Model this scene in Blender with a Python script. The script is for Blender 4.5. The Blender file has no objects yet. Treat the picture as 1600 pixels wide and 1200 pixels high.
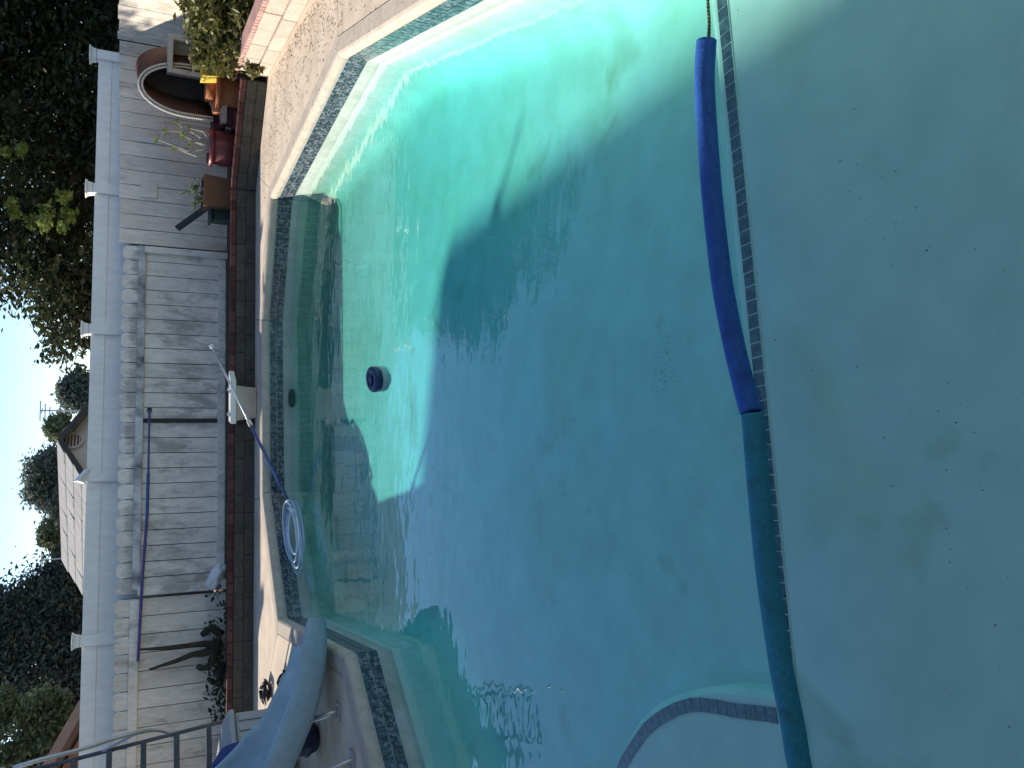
import bpy, math, random
import numpy as np
from mathutils import Vector, Matrix
from mathutils.geometry import tessellate_polygon

S = bpy.context.scene
COL = S.collection
random.seed(7)
rng = np.random.default_rng(11)

# ------------------------------------------------------------------ camera (phone held sideways: picture is rolled by a quarter turn)
F, TH, RO, CZ = 1300.0, math.radians(25.6), math.radians(1.4), 1.42
FW = Vector((0, math.cos(TH), -math.sin(TH)))
_d0 = Vector((0, -math.sin(TH), -math.cos(TH)))
_r0 = Vector((1, 0, 0))
RT = math.cos(RO) * _r0 - math.sin(RO) * _d0
DN = math.sin(RO) * _r0 + math.cos(RO) * _d0
cam_d = bpy.data.cameras.new('camera')
cam = bpy.data.objects.new('camera', cam_d)
COL.objects.link(cam)
m = Matrix((DN, RT, -FW)).transposed().to_4x4()
m.translation = (0, 0, CZ)
cam.matrix_world = m
cam_d.sensor_width = 36
cam_d.lens = 36 * F / 1600
cam_d.clip_end = 2000
cam_d.clip_start = 0.05
S.camera = cam

# ------------------------------------------------------------------ light
SA, SB = 1.65, 1.05                       # shadow shift per metre of height: +x, -y
SUN = Vector((-SA, SB, 1)).normalized()  # towards the sun
ELEV = math.asin(SUN.z)
AZ = math.atan2(SUN.x, SUN.y)
w = bpy.data.worlds.new('World')
S.world = w
w.use_nodes = True
nt = w.node_tree
bg = nt.nodes['Background']
sky = nt.nodes.new('ShaderNodeTexSky')
sky.sky_type = 'NISHITA'
sky.sun_disc = False
sky.sun_elevation = ELEV
sky.sun_rotation = AZ
sky.altitude = 2500
sky.air_density = 1.0
sky.dust_density = 0.0
sky.ozone_density = 3.0
nt.links.new(sky.outputs[0], bg.inputs[0])
bg.inputs[1].default_value = 0.15
sl = bpy.data.lights.new('sun', 'SUN')
sl.energy = 5.0
sl.angle = math.radians(1.1)
sl.color = (1.0, 0.94, 0.86)
so = bpy.data.objects.new('sun', sl)
COL.objects.link(so)
so.rotation_euler = (-SUN).to_track_quat('-Z', 'Y').to_euler()
S.view_settings.view_transform = 'Standard'
S.view_settings.look = 'None'
S.view_settings.gamma = 1
S.view_settings.exposure = 0.55
S.view_settings.use_white_balance = True
S.view_settings.white_balance_temperature = 7000
S.view_settings.white_balance_tint = 10
S.cycles.max_bounces = 8
S.cycles.transparent_max_bounces = 16


# ------------------------------------------------------------------ helpers
def ray(x, y):
    return FW + RT * ((600 - y) / F) + DN * ((x - 800) / F)


def at(x, y, z=None, Y=None, plane=None):
    d = ray(x, y)
    o = Vector((0, 0, CZ))
    if plane is not None:
        p, n = plane
        t = (p - o).dot(n) / d.dot(n)
    elif z is not None:
        t = (z - CZ) / d.z
    else:
        t = Y / d.y
    return o + d * t


class MB:
    def __init__(s):
        s.v = []
        s.f = []

    def add(s, vs, fs):
        b = len(s.v)
        s.v += [tuple(v) for v in vs]
        s.f += [tuple(b + i for i in f) for f in fs]
        return s

    def box(s, c, size, ax=None):
        c = Vector(c)
        if ax is None:
            ax = (Vector((1, 0, 0)), Vector((0, 1, 0)), Vector((0, 0, 1)))
        h = [Vector(a) * (k / 2) for a, k in zip(ax, size)]
        vs = [c + h[0] * i + h[1] * j + h[2] * k for k in (-1, 1) for j in (-1, 1) for i in (-1, 1)]
        return s.add(vs, [(0, 2, 3, 1), (4, 5, 7, 6), (0, 1, 5, 4), (2, 6, 7, 3), (0, 4, 6, 2), (1, 3, 7, 5)])

    def prism(s, poly, o, u, v, n):
        """poly in (u,v) coordinates, extruded along vector n (full thickness)"""
        o, u, v, n = Vector(o), Vector(u), Vector(v), Vector(n)
        k = len(poly)
        vs = [o + u * a + v * b for a, b in poly] + [o + u * a + v * b + n for a, b in poly]
        fs = [tuple(range(k))[::-1], tuple(range(k, 2 * k))]
        fs += [(i, (i + 1) % k, k + (i + 1) % k, k + i) for i in range(k)]
        return s.add(vs, fs)

    def tube(s, pts, r, n=8, caps=True):
        pts = [Vector(p) for p in pts]
        rs = r if isinstance(r, (list, tuple)) else [r] * len(pts)
        base = len(s.v)
        t0 = (pts[1] - pts[0]).normalized()
        a = t0.orthogonal().normalized()
        for i, p in enumerate(pts):
            t = (pts[min(i + 1, len(pts) - 1)] - pts[max(i - 1, 0)]).normalized()
            a = (a - t * a.dot(t))
            a = a.normalized() if a.length > 1e-6 else t.orthogonal().normalized()
            b = t.cross(a)
            for k in range(n):
                g = 2 * math.pi * k / n
                s.v.append(tuple(p + (a * math.cos(g) + b * math.sin(g)) * rs[i]))
        for i in range(len(pts) - 1):
            for k in range(n):
                q = base + i * n
                s.f.append((q + k, q + (k + 1) % n, q + n + (k + 1) % n, q + n + k))
        if caps:
            s.f.append(tuple(base + k for k in range(n))[::-1])
            e = base + (len(pts) - 1) * n
            s.f.append(tuple(e + k for k in range(n)))
        return s

    def lathe(s, prof, c, n=24, ax=None, close=True, seg=None):
        c = Vector(c)
        if ax is None:
            ax = (Vector((1, 0, 0)), Vector((0, 1, 0)), Vector((0, 0, 1)))
        base = len(s.v)
        for r, z in prof:
            for k in range(n):
                g = 2 * math.pi * k / n
                s.v.append(tuple(c + ax[0] * (r * math.cos(g)) + ax[1] * (r * math.sin(g)) + ax[2] * z))
        for i in range(len(prof) - 1):
            for k in range(n):
                q = base + i * n
                s.f.append((q + k, q + (k + 1) % n, q + n + (k + 1) % n, q + n + k))
        if close:
            s.f.append(tuple(base + k for k in range(n))[::-1])
            e = base + (len(prof) - 1) * n
            s.f.append(tuple(e + k for k in range(n)))
        return s

    def build(s, name, mat, parent=None, smooth=False, bevel=0, loc=None, kind=None):
        me = bpy.data.meshes.new(name)
        me.from_pydata(s.v, [], s.f)
        if smooth:
            me.polygons.foreach_set('use_smooth', [True] * len(me.polygons))
        me.update()
        me.materials.append(mat)
        o = bpy.data.objects.new(name, me)
        COL.objects.link(o)
        if parent is not None:
            o.parent = parent
            o.matrix_parent_inverse = PINV(parent)
        if bevel:
            b = o.modifiers.new('bevel', 'BEVEL')
            b.width = bevel
            b.segments = 1
            b.limit_method = 'ANGLE'
        if kind:
            o['kind'] = kind
        return o


def PINV(p):
    mm = Matrix.Translation(p.location) if p.parent is None else Matrix.Identity(4)
    return mm.inverted()


def thing(name, label, cat, loc=(0, 0, 0), group=None):
    o = bpy.data.objects.new(name, None)
    COL.objects.link(o)
    o.location = loc
    o.empty_display_size = 0.1
    o['label'] = label
    o['category'] = cat
    if group:
        o['group'] = group
    return o


def tag(o, label, cat, group=None):
    o['label'] = label
    o['category'] = cat
    if group:
        o['group'] = group
    return o


def struct(o):
    o['kind'] = 'structure'
    return o


def copy_tree(o, delta, label=None):
    c = o.copy()
    COL.objects.link(c)
    c.location = Vector(o.location) + Vector(delta)
    if label:
        c['label'] = label
    for ch in list(o.children):
        d = ch.copy()
        COL.objects.link(d)
        d.parent = c
        for g in ch.children:
            e = g.copy()
            COL.objects.link(e)
            e.parent = d
    return c


# ------------------------------------------------------------------ materials
def newmat(name):
    mt = bpy.data.materials.new(name)
    mt.use_nodes = True
    n = mt.node_tree
    return mt, n, n.nodes['Principled BSDF'], n.links.new


def mat(name, col, rough=0.7, var=0.12, scale=6.0, stretch=(1, 1, 1), bump=0.0, bscale=40, col2=None, th=(0.4, 0.65), spec=0.4, metal=0.0, detail=6, rnd=0.0, obj=True):
    """base colour with noise mottling; col2 is a second (stain) colour where the noise is high"""
    mt, n, p, L = newmat(name)
    tc = n.nodes.new('ShaderNodeNewGeometry')
    mp = n.nodes.new('ShaderNodeMapping')
    mp.inputs['Scale'].default_value = stretch
    L(tc.outputs['Position'], mp.inputs[0])
    no = n.nodes.new('ShaderNodeTexNoise')
    no.inputs['Scale'].default_value = scale
    no.inputs['Detail'].default_value = detail
    no.inputs['Roughness'].default_value = 0.62
    L(mp.outputs[0], no.inputs['Vector'])
    cr = n.nodes.new('ShaderNodeValToRGB')
    c = tuple(col)
    if col2 is None:
        a = tuple(max(0, x * (1 - var)) for x in c)
        b = tuple(min(1, x * (1 + var)) for x in c)
        th = (0.3, 0.7)
    else:
        a, b = c, tuple(col2)
    cr.color_ramp.elements[0].position = th[0]
    cr.color_ramp.elements[1].position = th[1]
    cr.color_ramp.elements[0].color = (*a, 1)
    cr.color_ramp.elements[1].color = (*b, 1)
    L(no.outputs['Fac'], cr.inputs[0])
    out = cr.outputs[0]
    if col2 is not None or rnd:
        n2 = n.nodes.new('ShaderNodeTexNoise')
        n2.inputs['Scale'].default_value = scale * 5.3
        n2.inputs['Detail'].default_value = 4
        L(mp.outputs[0], n2.inputs['Vector'])
        hs = n.nodes.new('ShaderNodeHueSaturation')
        mr = n.nodes.new('ShaderNodeMapRange')
        mr.inputs['From Min'].default_value = 0.3
        mr.inputs['From Max'].default_value = 0.7
        mr.inputs['To Min'].default_value = 1 - var
        mr.inputs['To Max'].default_value = 1 + var
        L(n2.outputs['Fac'], mr.inputs[0])
        v = mr.outputs[0]
        if rnd:
            oi = n.nodes.new('ShaderNodeObjectInfo')
            m2 = n.nodes.new('ShaderNodeMapRange')
            m2.inputs['To Min'].default_value = 1 - rnd
            m2.inputs['To Max'].default_value = 1 + rnd
            L(oi.outputs['Random'], m2.inputs[0])
            mu = n.nodes.new('ShaderNodeMath')
            mu.operation = 'MULTIPLY'
            L(v, mu.inputs[0])
            L(m2.outputs[0], mu.inputs[1])
            v = mu.outputs[0]
        L(v, hs.inputs['Value'])
        L(out, hs.inputs['Color'])
        out = hs.outputs[0]
    L(out, p.inputs['Base Color'])
    p.inputs['Roughness'].default_value = rough
    p.inputs['Specular IOR Level'].default_value = spec
    p.inputs['Metallic'].default_value = metal
    if bump:
        nb = n.nodes.new('ShaderNodeTexNoise')
        nb.inputs['Scale'].default_value = bscale
        nb.inputs['Detail'].default_value = 5
        L(mp.outputs[0], nb.inputs['Vector'])
        bp = n.nodes.new('ShaderNodeBump')
        bp.inputs['Strength'].default_value = bump
        bp.inputs['Distance'].default_value = 0.02
        L(nb.outputs['Fac'], bp.inputs['Height'])
        L(bp.outputs[0], p.inputs['Normal'])
    return mt


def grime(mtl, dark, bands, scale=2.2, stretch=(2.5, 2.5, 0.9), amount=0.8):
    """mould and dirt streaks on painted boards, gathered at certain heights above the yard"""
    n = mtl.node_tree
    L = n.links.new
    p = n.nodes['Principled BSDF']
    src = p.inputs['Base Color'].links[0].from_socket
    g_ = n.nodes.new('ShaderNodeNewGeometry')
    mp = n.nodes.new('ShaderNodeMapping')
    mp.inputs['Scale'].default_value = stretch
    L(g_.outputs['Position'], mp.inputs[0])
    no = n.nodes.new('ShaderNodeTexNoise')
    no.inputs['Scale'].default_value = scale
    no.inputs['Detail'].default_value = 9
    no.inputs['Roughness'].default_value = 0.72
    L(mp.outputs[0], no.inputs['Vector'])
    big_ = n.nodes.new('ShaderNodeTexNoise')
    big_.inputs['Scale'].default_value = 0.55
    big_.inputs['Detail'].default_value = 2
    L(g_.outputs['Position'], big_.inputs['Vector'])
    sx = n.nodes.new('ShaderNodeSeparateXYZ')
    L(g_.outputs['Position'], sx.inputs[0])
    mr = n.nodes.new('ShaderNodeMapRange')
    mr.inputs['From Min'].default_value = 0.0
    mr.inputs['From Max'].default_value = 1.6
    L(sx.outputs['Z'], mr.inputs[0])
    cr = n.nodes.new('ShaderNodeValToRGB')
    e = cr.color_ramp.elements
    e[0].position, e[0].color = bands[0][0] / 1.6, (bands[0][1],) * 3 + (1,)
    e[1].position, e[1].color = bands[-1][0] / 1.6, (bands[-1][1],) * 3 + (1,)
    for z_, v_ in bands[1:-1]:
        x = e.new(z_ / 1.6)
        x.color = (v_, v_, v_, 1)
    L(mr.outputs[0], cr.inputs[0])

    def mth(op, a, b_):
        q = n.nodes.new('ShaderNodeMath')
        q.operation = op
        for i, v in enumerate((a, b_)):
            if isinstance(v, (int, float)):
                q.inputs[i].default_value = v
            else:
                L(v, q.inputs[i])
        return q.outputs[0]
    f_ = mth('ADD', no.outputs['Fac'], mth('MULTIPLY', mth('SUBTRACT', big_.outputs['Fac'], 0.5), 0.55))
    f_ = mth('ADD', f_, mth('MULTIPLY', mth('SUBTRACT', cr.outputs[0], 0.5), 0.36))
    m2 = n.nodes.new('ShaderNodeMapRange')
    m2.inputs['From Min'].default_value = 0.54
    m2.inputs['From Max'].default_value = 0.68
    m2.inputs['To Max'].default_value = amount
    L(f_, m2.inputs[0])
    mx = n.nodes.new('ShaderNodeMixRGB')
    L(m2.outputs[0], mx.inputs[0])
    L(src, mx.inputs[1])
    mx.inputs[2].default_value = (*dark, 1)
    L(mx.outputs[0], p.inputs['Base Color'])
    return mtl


def leafmat(name, c1, c2, scale=1.6, trans=0.35, c3=None):
    mt, n, p, L = newmat(name)
    tc = n.nodes.new('ShaderNodeTexCoord')
    no = n.nodes.new('ShaderNodeTexNoise')
    no.inputs['Scale'].default_value = scale
    no.inputs['Detail'].default_value = 8
    no.inputs['Roughness'].default_value = 0.75
    L(tc.outputs['Object'], no.inputs['Vector'])
    cr = n.nodes.new('ShaderNodeValToRGB')
    cr.color_ramp.elements[0].position = 0.38
    cr.color_ramp.elements[1].position = 0.62
    cr.color_ramp.elements[0].color = (*c1, 1)
    cr.color_ramp.elements[1].color = (*c2, 1)
    if c3:
        e = cr.color_ramp.elements.new(0.72)
        e.color = (*c3, 1)
    L(no.outputs['Fac'], cr.inputs[0])
    L(cr.outputs[0], p.inputs['Base Color'])
    p.inputs['Roughness'].default_value = 0.5
    p.inputs['Specular IOR Level'].default_value = 0.35
    tr = n.nodes.new('ShaderNodeBsdfTranslucent')
    L(cr.outputs[0], tr.inputs['Color'])
    mx = n.nodes.new('ShaderNodeMixShader')
    mx.inputs[0].default_value = trans
    L(p.outputs[0], mx.inputs[1])
    L(tr.outputs[0], mx.inputs[2])
    L(mx.outputs[0], n.nodes['Material Output'].inputs['Surface'])
    return mt


M = {}
M['wallplaster'] = mat('stained_wall_plaster', (0.40, 0.46, 0.42), 0.75, var=0.1, scale=3, col2=(0.30, 0.37, 0.31), th=(0.45, 0.7), bump=0.1, bscale=20)
M['plaster'] = mat('pool_plaster', (0.70, 0.71, 0.67), 0.75, var=0.07, scale=0.9, col2=(0.60, 0.63, 0.50), th=(0.48, 0.70), bump=0.08, bscale=9)


def algae_and_depth(mtl):
    """cloudy deep-end green, growth with water depth and coping shade painted in, and small rusty-yellow stains all over"""
    n = mtl.node_tree
    L = n.links.new
    p = n.nodes['Principled BSDF']
    src = p.inputs['Base Color'].links[0].from_socket
    g_ = n.nodes.new('ShaderNodeNewGeometry')
    sx = n.nodes.new('ShaderNodeSeparateXYZ')
    L(g_.outputs['Position'], sx.inputs[0])
    no = n.nodes.new('ShaderNodeTexNoise')
    no.inputs['Scale'].default_value = 1.3
    no.inputs['Detail'].default_value = 7
    L(g_.outputs['Position'], no.inputs['Vector'])
    a = n.nodes.new('ShaderNodeMath')
    a.operation = 'MULTIPLY_ADD'
    L(no.outputs['Fac'], a.inputs[0])
    a.inputs[1].default_value = 2.6
    L(sx.outputs['Y'], a.inputs[2])
    mr = n.nodes.new('ShaderNodeMapRange')
    mr.inputs['From Min'].default_value = 8.0
    mr.inputs['From Max'].default_value = 10.6
    mr.inputs['To Max'].default_value = 0.8
    L(a.outputs[0], mr.inputs[0])
    mx = n.nodes.new('ShaderNodeMixRGB')
    L(mr.outputs[0], mx.inputs[0])
    L(src, mx.inputs[1])
    mx.inputs[2].default_value = (0.30, 0.37, 0.22, 1)
    n2 = n.nodes.new('ShaderNodeTexNoise')
    n2.inputs['Scale'].default_value = 2.1
    n2.inputs['Detail'].default_value = 3
    n2.inputs['Distortion'].default_value = 0.6
    L(g_.outputs['Position'], n2.inputs['Vector'])
    m2 = n.nodes.new('ShaderNodeMapRange')
    m2.inputs['From Min'].default_value = 0.63
    m2.inputs['From Max'].default_value = 0.78
    m2.inputs['To Max'].default_value = 0.55
    L(n2.outputs['Fac'], m2.inputs[0])
    m3 = n.nodes.new('ShaderNodeMixRGB')
    L(m2.outputs[0], m3.inputs[0])
    L(mx.outputs[0], m3.inputs[1])
    m3.inputs[2].default_value = (0.34, 0.31, 0.16, 1)
    L(m3.outputs[0], p.inputs['Base Color'])


algae_and_depth(M['plaster'])
M['deck'] = mat('deck_concrete', (0.66, 0.555, 0.435), 0.85, var=0.12, scale=0.9, col2=(0.54, 0.44, 0.33), th=(0.45, 0.72), bump=0.25, bscale=70, spec=0.2)
M['coping'] = mat('coping_concrete', (0.50, 0.44, 0.36), 0.8, var=0.10, scale=3, col2=(0.40, 0.34, 0.27), th=(0.45, 0.75), bump=0.15, bscale=60, spec=0.2)
M['grout'] = mat('tile_grout', (0.50, 0.52, 0.52), 0.8)
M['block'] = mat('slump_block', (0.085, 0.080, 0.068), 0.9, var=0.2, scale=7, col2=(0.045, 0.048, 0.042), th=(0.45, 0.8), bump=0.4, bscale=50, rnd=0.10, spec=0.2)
M['pinkblock'] = mat('pink_block', (0.50, 0.42, 0.35), 0.9, var=0.10, scale=7, bump=0.3, bscale=60, rnd=0.06, spec=0.2)
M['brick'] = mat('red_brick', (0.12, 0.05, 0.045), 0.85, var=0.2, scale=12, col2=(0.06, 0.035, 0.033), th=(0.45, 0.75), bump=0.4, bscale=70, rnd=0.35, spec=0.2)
M['pinkbrick'] = mat('pink_brick', (0.50, 0.30, 0.26), 0.85, var=0.15, scale=12, bump=0.4, bscale=70, rnd=0.12, spec=0.2)
M['mortar'] = mat('mortar', (0.05, 0.05, 0.045), 0.9, spec=0.2)
M['soil'] = mat('soil', (0.10, 0.075, 0.055), 0.95, var=0.3, scale=14, bump=0.6, bscale=40, spec=0.1)
M['earth'] = mat('earth', (0.18, 0.16, 0.10), 0.95, var=0.3, scale=0.4, spec=0.1)
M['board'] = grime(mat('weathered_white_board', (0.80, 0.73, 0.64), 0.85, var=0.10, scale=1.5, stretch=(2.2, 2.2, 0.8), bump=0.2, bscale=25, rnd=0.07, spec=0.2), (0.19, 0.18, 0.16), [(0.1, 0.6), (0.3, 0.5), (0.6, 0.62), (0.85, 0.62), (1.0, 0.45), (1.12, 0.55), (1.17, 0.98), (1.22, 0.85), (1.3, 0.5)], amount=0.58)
M['boardtop'] = mat('grimy_white_board', (0.64, 0.63, 0.61), 0.85, var=0.10, scale=2.6, stretch=(1.5, 1.5, 1.0), col2=(0.13, 0.135, 0.14), th=(0.42, 0.66), bump=0.2, bscale=25, rnd=0.08, spec=0.2)
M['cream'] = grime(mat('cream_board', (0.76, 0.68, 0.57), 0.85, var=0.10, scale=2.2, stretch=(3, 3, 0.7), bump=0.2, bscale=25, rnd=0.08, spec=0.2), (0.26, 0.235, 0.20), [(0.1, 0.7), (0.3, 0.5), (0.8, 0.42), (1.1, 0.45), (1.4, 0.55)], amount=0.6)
M['vinyl'] = mat('white_vinyl', (0.84, 0.81, 0.76), 0.45, var=0.06, scale=2, stretch=(1.5, 1.5, 0.6), col2=(0.66, 0.65, 0.62), th=(0.55, 0.8), spec=0.4)
M['gap'] = mat('dark_wood', (0.05, 0.045, 0.04), 0.9)


def tilemat(name, a, b, c, rough=0.18):
    mt, n, p, L = newmat(name)
    tc = n.nodes.new('ShaderNodeNewGeometry')
    vo = n.nodes.new('ShaderNodeTexVoronoi')
    vo.distance = 'CHEBYCHEV'
    vo.inputs['Scale'].default_value = 46
    L(tc.outputs['Position'], vo.inputs['Vector'])
    cr = n.nodes.new('ShaderNodeValToRGB')
    cr.color_ramp.interpolation = 'CONSTANT'
    e = cr.color_ramp.elements
    e[0].color = (*a, 1)
    e[1].position = 0.4
    e[1].color = (*b, 1)
    x = e.new(0.72)
    x.color = (*c, 1)
    sp = n.nodes.new('ShaderNodeSeparateColor')
    L(vo.outputs['Color'], sp.inputs[0])
    L(sp.outputs[0], cr.inputs[0])
    L(cr.outputs[0], p.inputs['Base Color'])
    p.inputs['Roughness'].default_value = rough
    return mt


M['tile'] = tilemat('blue_mosaic_tile', (0.03, 0.05, 0.062), (0.07, 0.10, 0.12), (0.16, 0.195, 0.215))
M['steptile'] = tilemat('slate_mosaic_tile', (0.06, 0.08, 0.10), (0.10, 0.12, 0.14), (0.045, 0.06, 0.08), 0.3)
M['noodleblue'] = mat('blue_foam', (0.02, 0.11, 0.42), 0.7, var=0.16, scale=14, col2=(0.015, 0.065, 0.27), th=(0.5, 0.72), bump=0.15, bscale=120, spec=0.3)
M['noodlegreen'] = mat('teal_foam', (0.015, 0.22, 0.33), 0.7, var=0.16, scale=14, col2=(0.02, 0.15, 0.22), th=(0.5, 0.72), bump=0.15, bscale=120, spec=0.3)
M['rope'] = mat('weathered_rope', (0.13, 0.13, 0.085), 0.9, var=0.4, scale=60, spec=0.1)
M['float_white'] = mat('white_plastic', (0.72, 0.73, 0.70), 0.4, var=0.03)
M['float_blue'] = mat('navy_plastic', (0.02, 0.045, 0.12), 0.35, var=0.1)
M['slide'] = mat('blue_fibreglass', (0.29, 0.42, 0.50), 0.42, var=0.07, scale=4, col2=(0.23, 0.34, 0.41), th=(0.5, 0.8), spec=0.5)
M['steel'] = mat('dull_steel', (0.40, 0.41, 0.42), 0.4, var=0.1, metal=0.7)
M['whitepaint'] = mat('white_paint', (0.70, 0.69, 0.65), 0.5, var=0.06, scale=5)
M['darkrail'] = mat('dark_rail', (0.10, 0.10, 0.11), 0.45, var=0.2, metal=0.3)
M['boxgrey'] = mat('grey_resin', (0.36, 0.37, 0.37), 0.6, var=0.05)
M['navybag'] = mat('navy_bag', (0.012, 0.022, 0.06), 0.6, var=0.2, scale=8, bump=0.4, bscale=14)
M['navy'] = mat('blue_tarp', (0.015, 0.035, 0.17), 0.55, var=0.2, scale=8, bump=0.5, bscale=14)
M['pole'] = mat('blue_pole', (0.06, 0.10, 0.26), 0.3, var=0.1, scale=4)
M['purple'] = mat('violet_pole', (0.09, 0.08, 0.24), 0.35, var=0.15)
M['alu'] = mat('aluminium', (0.62, 0.63, 0.66), 0.3, var=0.06, metal=0.6)
M['yellow'] = mat('yellow_plastic', (0.62, 0.47, 0.08), 0.5, var=0.1)
M['hose'] = mat('pale_hose', (0.34, 0.47, 0.58), 0.4, var=0.08, scale=20)
M['terra'] = mat('terracotta', (0.42, 0.15, 0.06), 0.75, var=0.15, scale=7, col2=(0.32, 0.12, 0.06), th=(0.5, 0.8))
M['maroon'] = mat('maroon_glaze', (0.16, 0.035, 0.04), 0.35, var=0.15, scale=6)
M['brown'] = mat('brown_pot', (0.15, 0.075, 0.04), 0.7, var=0.15)
M['concrete'] = mat('cast_concrete', (0.46, 0.43, 0.36), 0.85, var=0.12, scale=10, bump=0.3, bscale=50)
M['wicker'] = mat('brown_wicker', (0.10, 0.045, 0.03), 0.75, var=0.3, scale=30, bump=0.6, bscale=90)
M['braid'] = mat('white_braid', (0.62, 0.60, 0.54), 0.75, var=0.15, scale=30)
M['black'] = mat('black_plastic', (0.012, 0.012, 0.013), 0.5, var=0.2)
M['darkgreen'] = mat('dark_green_plastic', (0.02, 0.05, 0.045), 0.5, var=0.15)
M['stucco'] = mat('beige_stucco', (0.70, 0.58, 0.50), 0.9, var=0.06, scale=5, bump=0.2, bscale=60)
M['shingle'] = mat('tan_shingle', (0.35, 0.345, 0.325), 0.9, var=0.12, scale=1.2, stretch=(1, 4, 4), bump=0.3, bscale=20, rnd=0.06)
M['fascia'] = mat('dark_fascia', (0.07, 0.06, 0.055), 0.8)
M['rust'] = mat('orange_brown_siding', (0.30, 0.14, 0.075), 0.85, var=0.1, scale=3)
M['bark'] = mat('bark', (0.08, 0.06, 0.045), 0.95, var=0.3, scale=8, bump=0.7, bscale=25)
M['graystem'] = mat('grey_stem', (0.30, 0.29, 0.24), 0.8, var=0.2, scale=12)
M['cactus'] = mat('dried_cactus', (0.05, 0.045, 0.03), 0.9, var=0.35, scale=10, bump=0.5, bscale=40)
M['cactusgreen'] = mat('cactus_green', (0.06, 0.075, 0.04), 0.8, var=0.3, scale=10)
M['leaf_dark'] = leafmat('dark_leaf', (0.022, 0.03, 0.014), (0.06, 0.07, 0.026), 0.9, 0.4, (0.19, 0.19, 0.055))  # olive third colour paints sunlit leaf clumps into the dark crown
M['leaf_far'] = leafmat('far_leaf', (0.05, 0.065, 0.058), (0.09, 0.11, 0.085), 0.8, 0.25)
M['leaf_dist'] = leafmat('distant_leaf', (0.13, 0.16, 0.14), (0.19, 0.22, 0.17), 0.8, 0.4)  # distance haze put into the lighter leaf colour
M['leaf_light'] = leafmat('light_leaf', (0.14, 0.17, 0.09), (0.22, 0.25, 0.13), 1.2, 0.3)
M['leaf_bush'] = leafmat('bush_leaf', (0.11, 0.12, 0.035), (0.19, 0.18, 0.06), 5.0, 0.3, (0.26, 0.12, 0.04))
M['leaf_bright'] = leafmat('bright_leaf', (0.16, 0.22, 0.05), (0.28, 0.32, 0.08), 9.0, 0.4)
M['leaf_agave'] = leafmat('agave_leaf', (0.045, 0.075, 0.075), (0.07, 0.10, 0.095), 8.0, 0.1)
M['litter'] = mat('dry_leaf', (0.16, 0.10, 0.055), 0.9, var=0.35, scale=3)
M['debris'] = mat('wet_debris', (0.09, 0.085, 0.05), 0.9, var=0.3, scale=3)
M['bag'] = mat('white_plastic_bag', (0.72, 0.72, 0.70), 0.45, var=0.05, scale=9, bump=0.5, bscale=12)

# water: mirror-like surface over a weakly coloured volume
mt, n, p, L = newmat('pool_water')
n.nodes.remove(p)
out = n.nodes['Material Output']
tc = n.nodes.new('ShaderNodeTexCoord')
mp = n.nodes.new('ShaderNodeMapping')
mp.inputs['Scale'].default_value = (1.0, 1.6, 1.0)
L(tc.outputs['Object'], mp.inputs[0])
n1 = n.nodes.new('ShaderNodeTexNoise')
n1.inputs['Scale'].default_value = 2.3
n1.inputs['Detail'].default_value = 2.0
L(mp.outputs[0], n1.inputs['Vector'])
n2 = n.nodes.new('ShaderNodeTexNoise')
n2.inputs['Scale'].default_value = 11
n2.inputs['Detail'].default_value = 1.0
L(mp.outputs[0], n2.inputs['Vector'])
ad = n.nodes.new('ShaderNodeMath')
ad.operation = 'MULTIPLY_ADD'
L(n2.outputs['Fac'], ad.inputs[0])
ad.inputs[1].default_value = 0.16
L(n1.outputs['Fac'], ad.inputs[2])
bp = n.nodes.new('ShaderNodeBump')
bp.inputs['Strength'].default_value = 1.0
bp.inputs['Distance'].default_value = 0.0062
L(ad.outputs[0], bp.inputs['Height'])
lw = n.nodes.new('ShaderNodeLayerWeight')
lw.inputs['Blend'].default_value = 0.5
pw = n.nodes.new('ShaderNodeMath')
pw.operation = 'POWER'
L(lw.outputs['Facing'], pw.inputs[0])
pw.inputs[1].default_value = 4.2
sc = n.nodes.new('ShaderNodeMath')
sc.operation = 'MULTIPLY_ADD'
L(pw.outputs[0], sc.inputs[0])
sc.inputs[1].default_value = 0.96
sc.inputs[2].default_value = 0.04
gl = n.nodes.new('ShaderNodeBsdfGlossy')
gl.inputs['Roughness'].default_value = 0.0
gl.inputs['Color'].default_value = (1, 1, 1, 1)
L(bp.outputs[0], gl.inputs['Normal'])
tr = n.nodes.new('ShaderNodeBsdfTransparent')
mx = n.nodes.new('ShaderNodeMixShader')
L(sc.outputs[0], mx.inputs[0])
L(tr.outputs[0], mx.inputs[1])
L(gl.outputs[0], mx.inputs[2])
L(mx.outputs[0], out.inputs['Surface'])
va = n.nodes.new('ShaderNodeVolumeAbsorption')
va.inputs['Color'].default_value = (0.0, 0.93, 0.92, 1)
va.inputs['Density'].default_value = 0.80
L(va.outputs[0], out.inputs['Volume'])
M['water'] = mt


# ------------------------------------------------------------------ geometry of the place
Z = Vector((0, 0, 1))
WATER = -0.30
POOL = [(1.75, 0.45), (1.75, 3.0), (2.35, 6.04), (1.85, 8.83), (0.62, 9.21), (-1.19, 8.86), (-2.21, 7.83), (-1.81, 5.42), (-2.9, 3.85), (-2.9, 0.45)]


def offset_poly(poly, d):
    """grow a counter-clockwise polygon outwards by d (mitred)"""
    k = len(poly)
    r = []
    for i in range(k):
        a, b, c = Vector(poly[i - 1]), Vector(poly[i]), Vector(poly[(i + 1) % k])
        e1, e2 = (b - a).normalized(), (c - b).normalized()
        n1, n2 = Vector((e1.y, -e1.x)), Vector((e2.y, -e2.x))
        h = (n1 + n2)
        h = h * (1.0 / max(0.3, h.dot(n1)))
        r.append(tuple(b + h * d))
    return r


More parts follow.
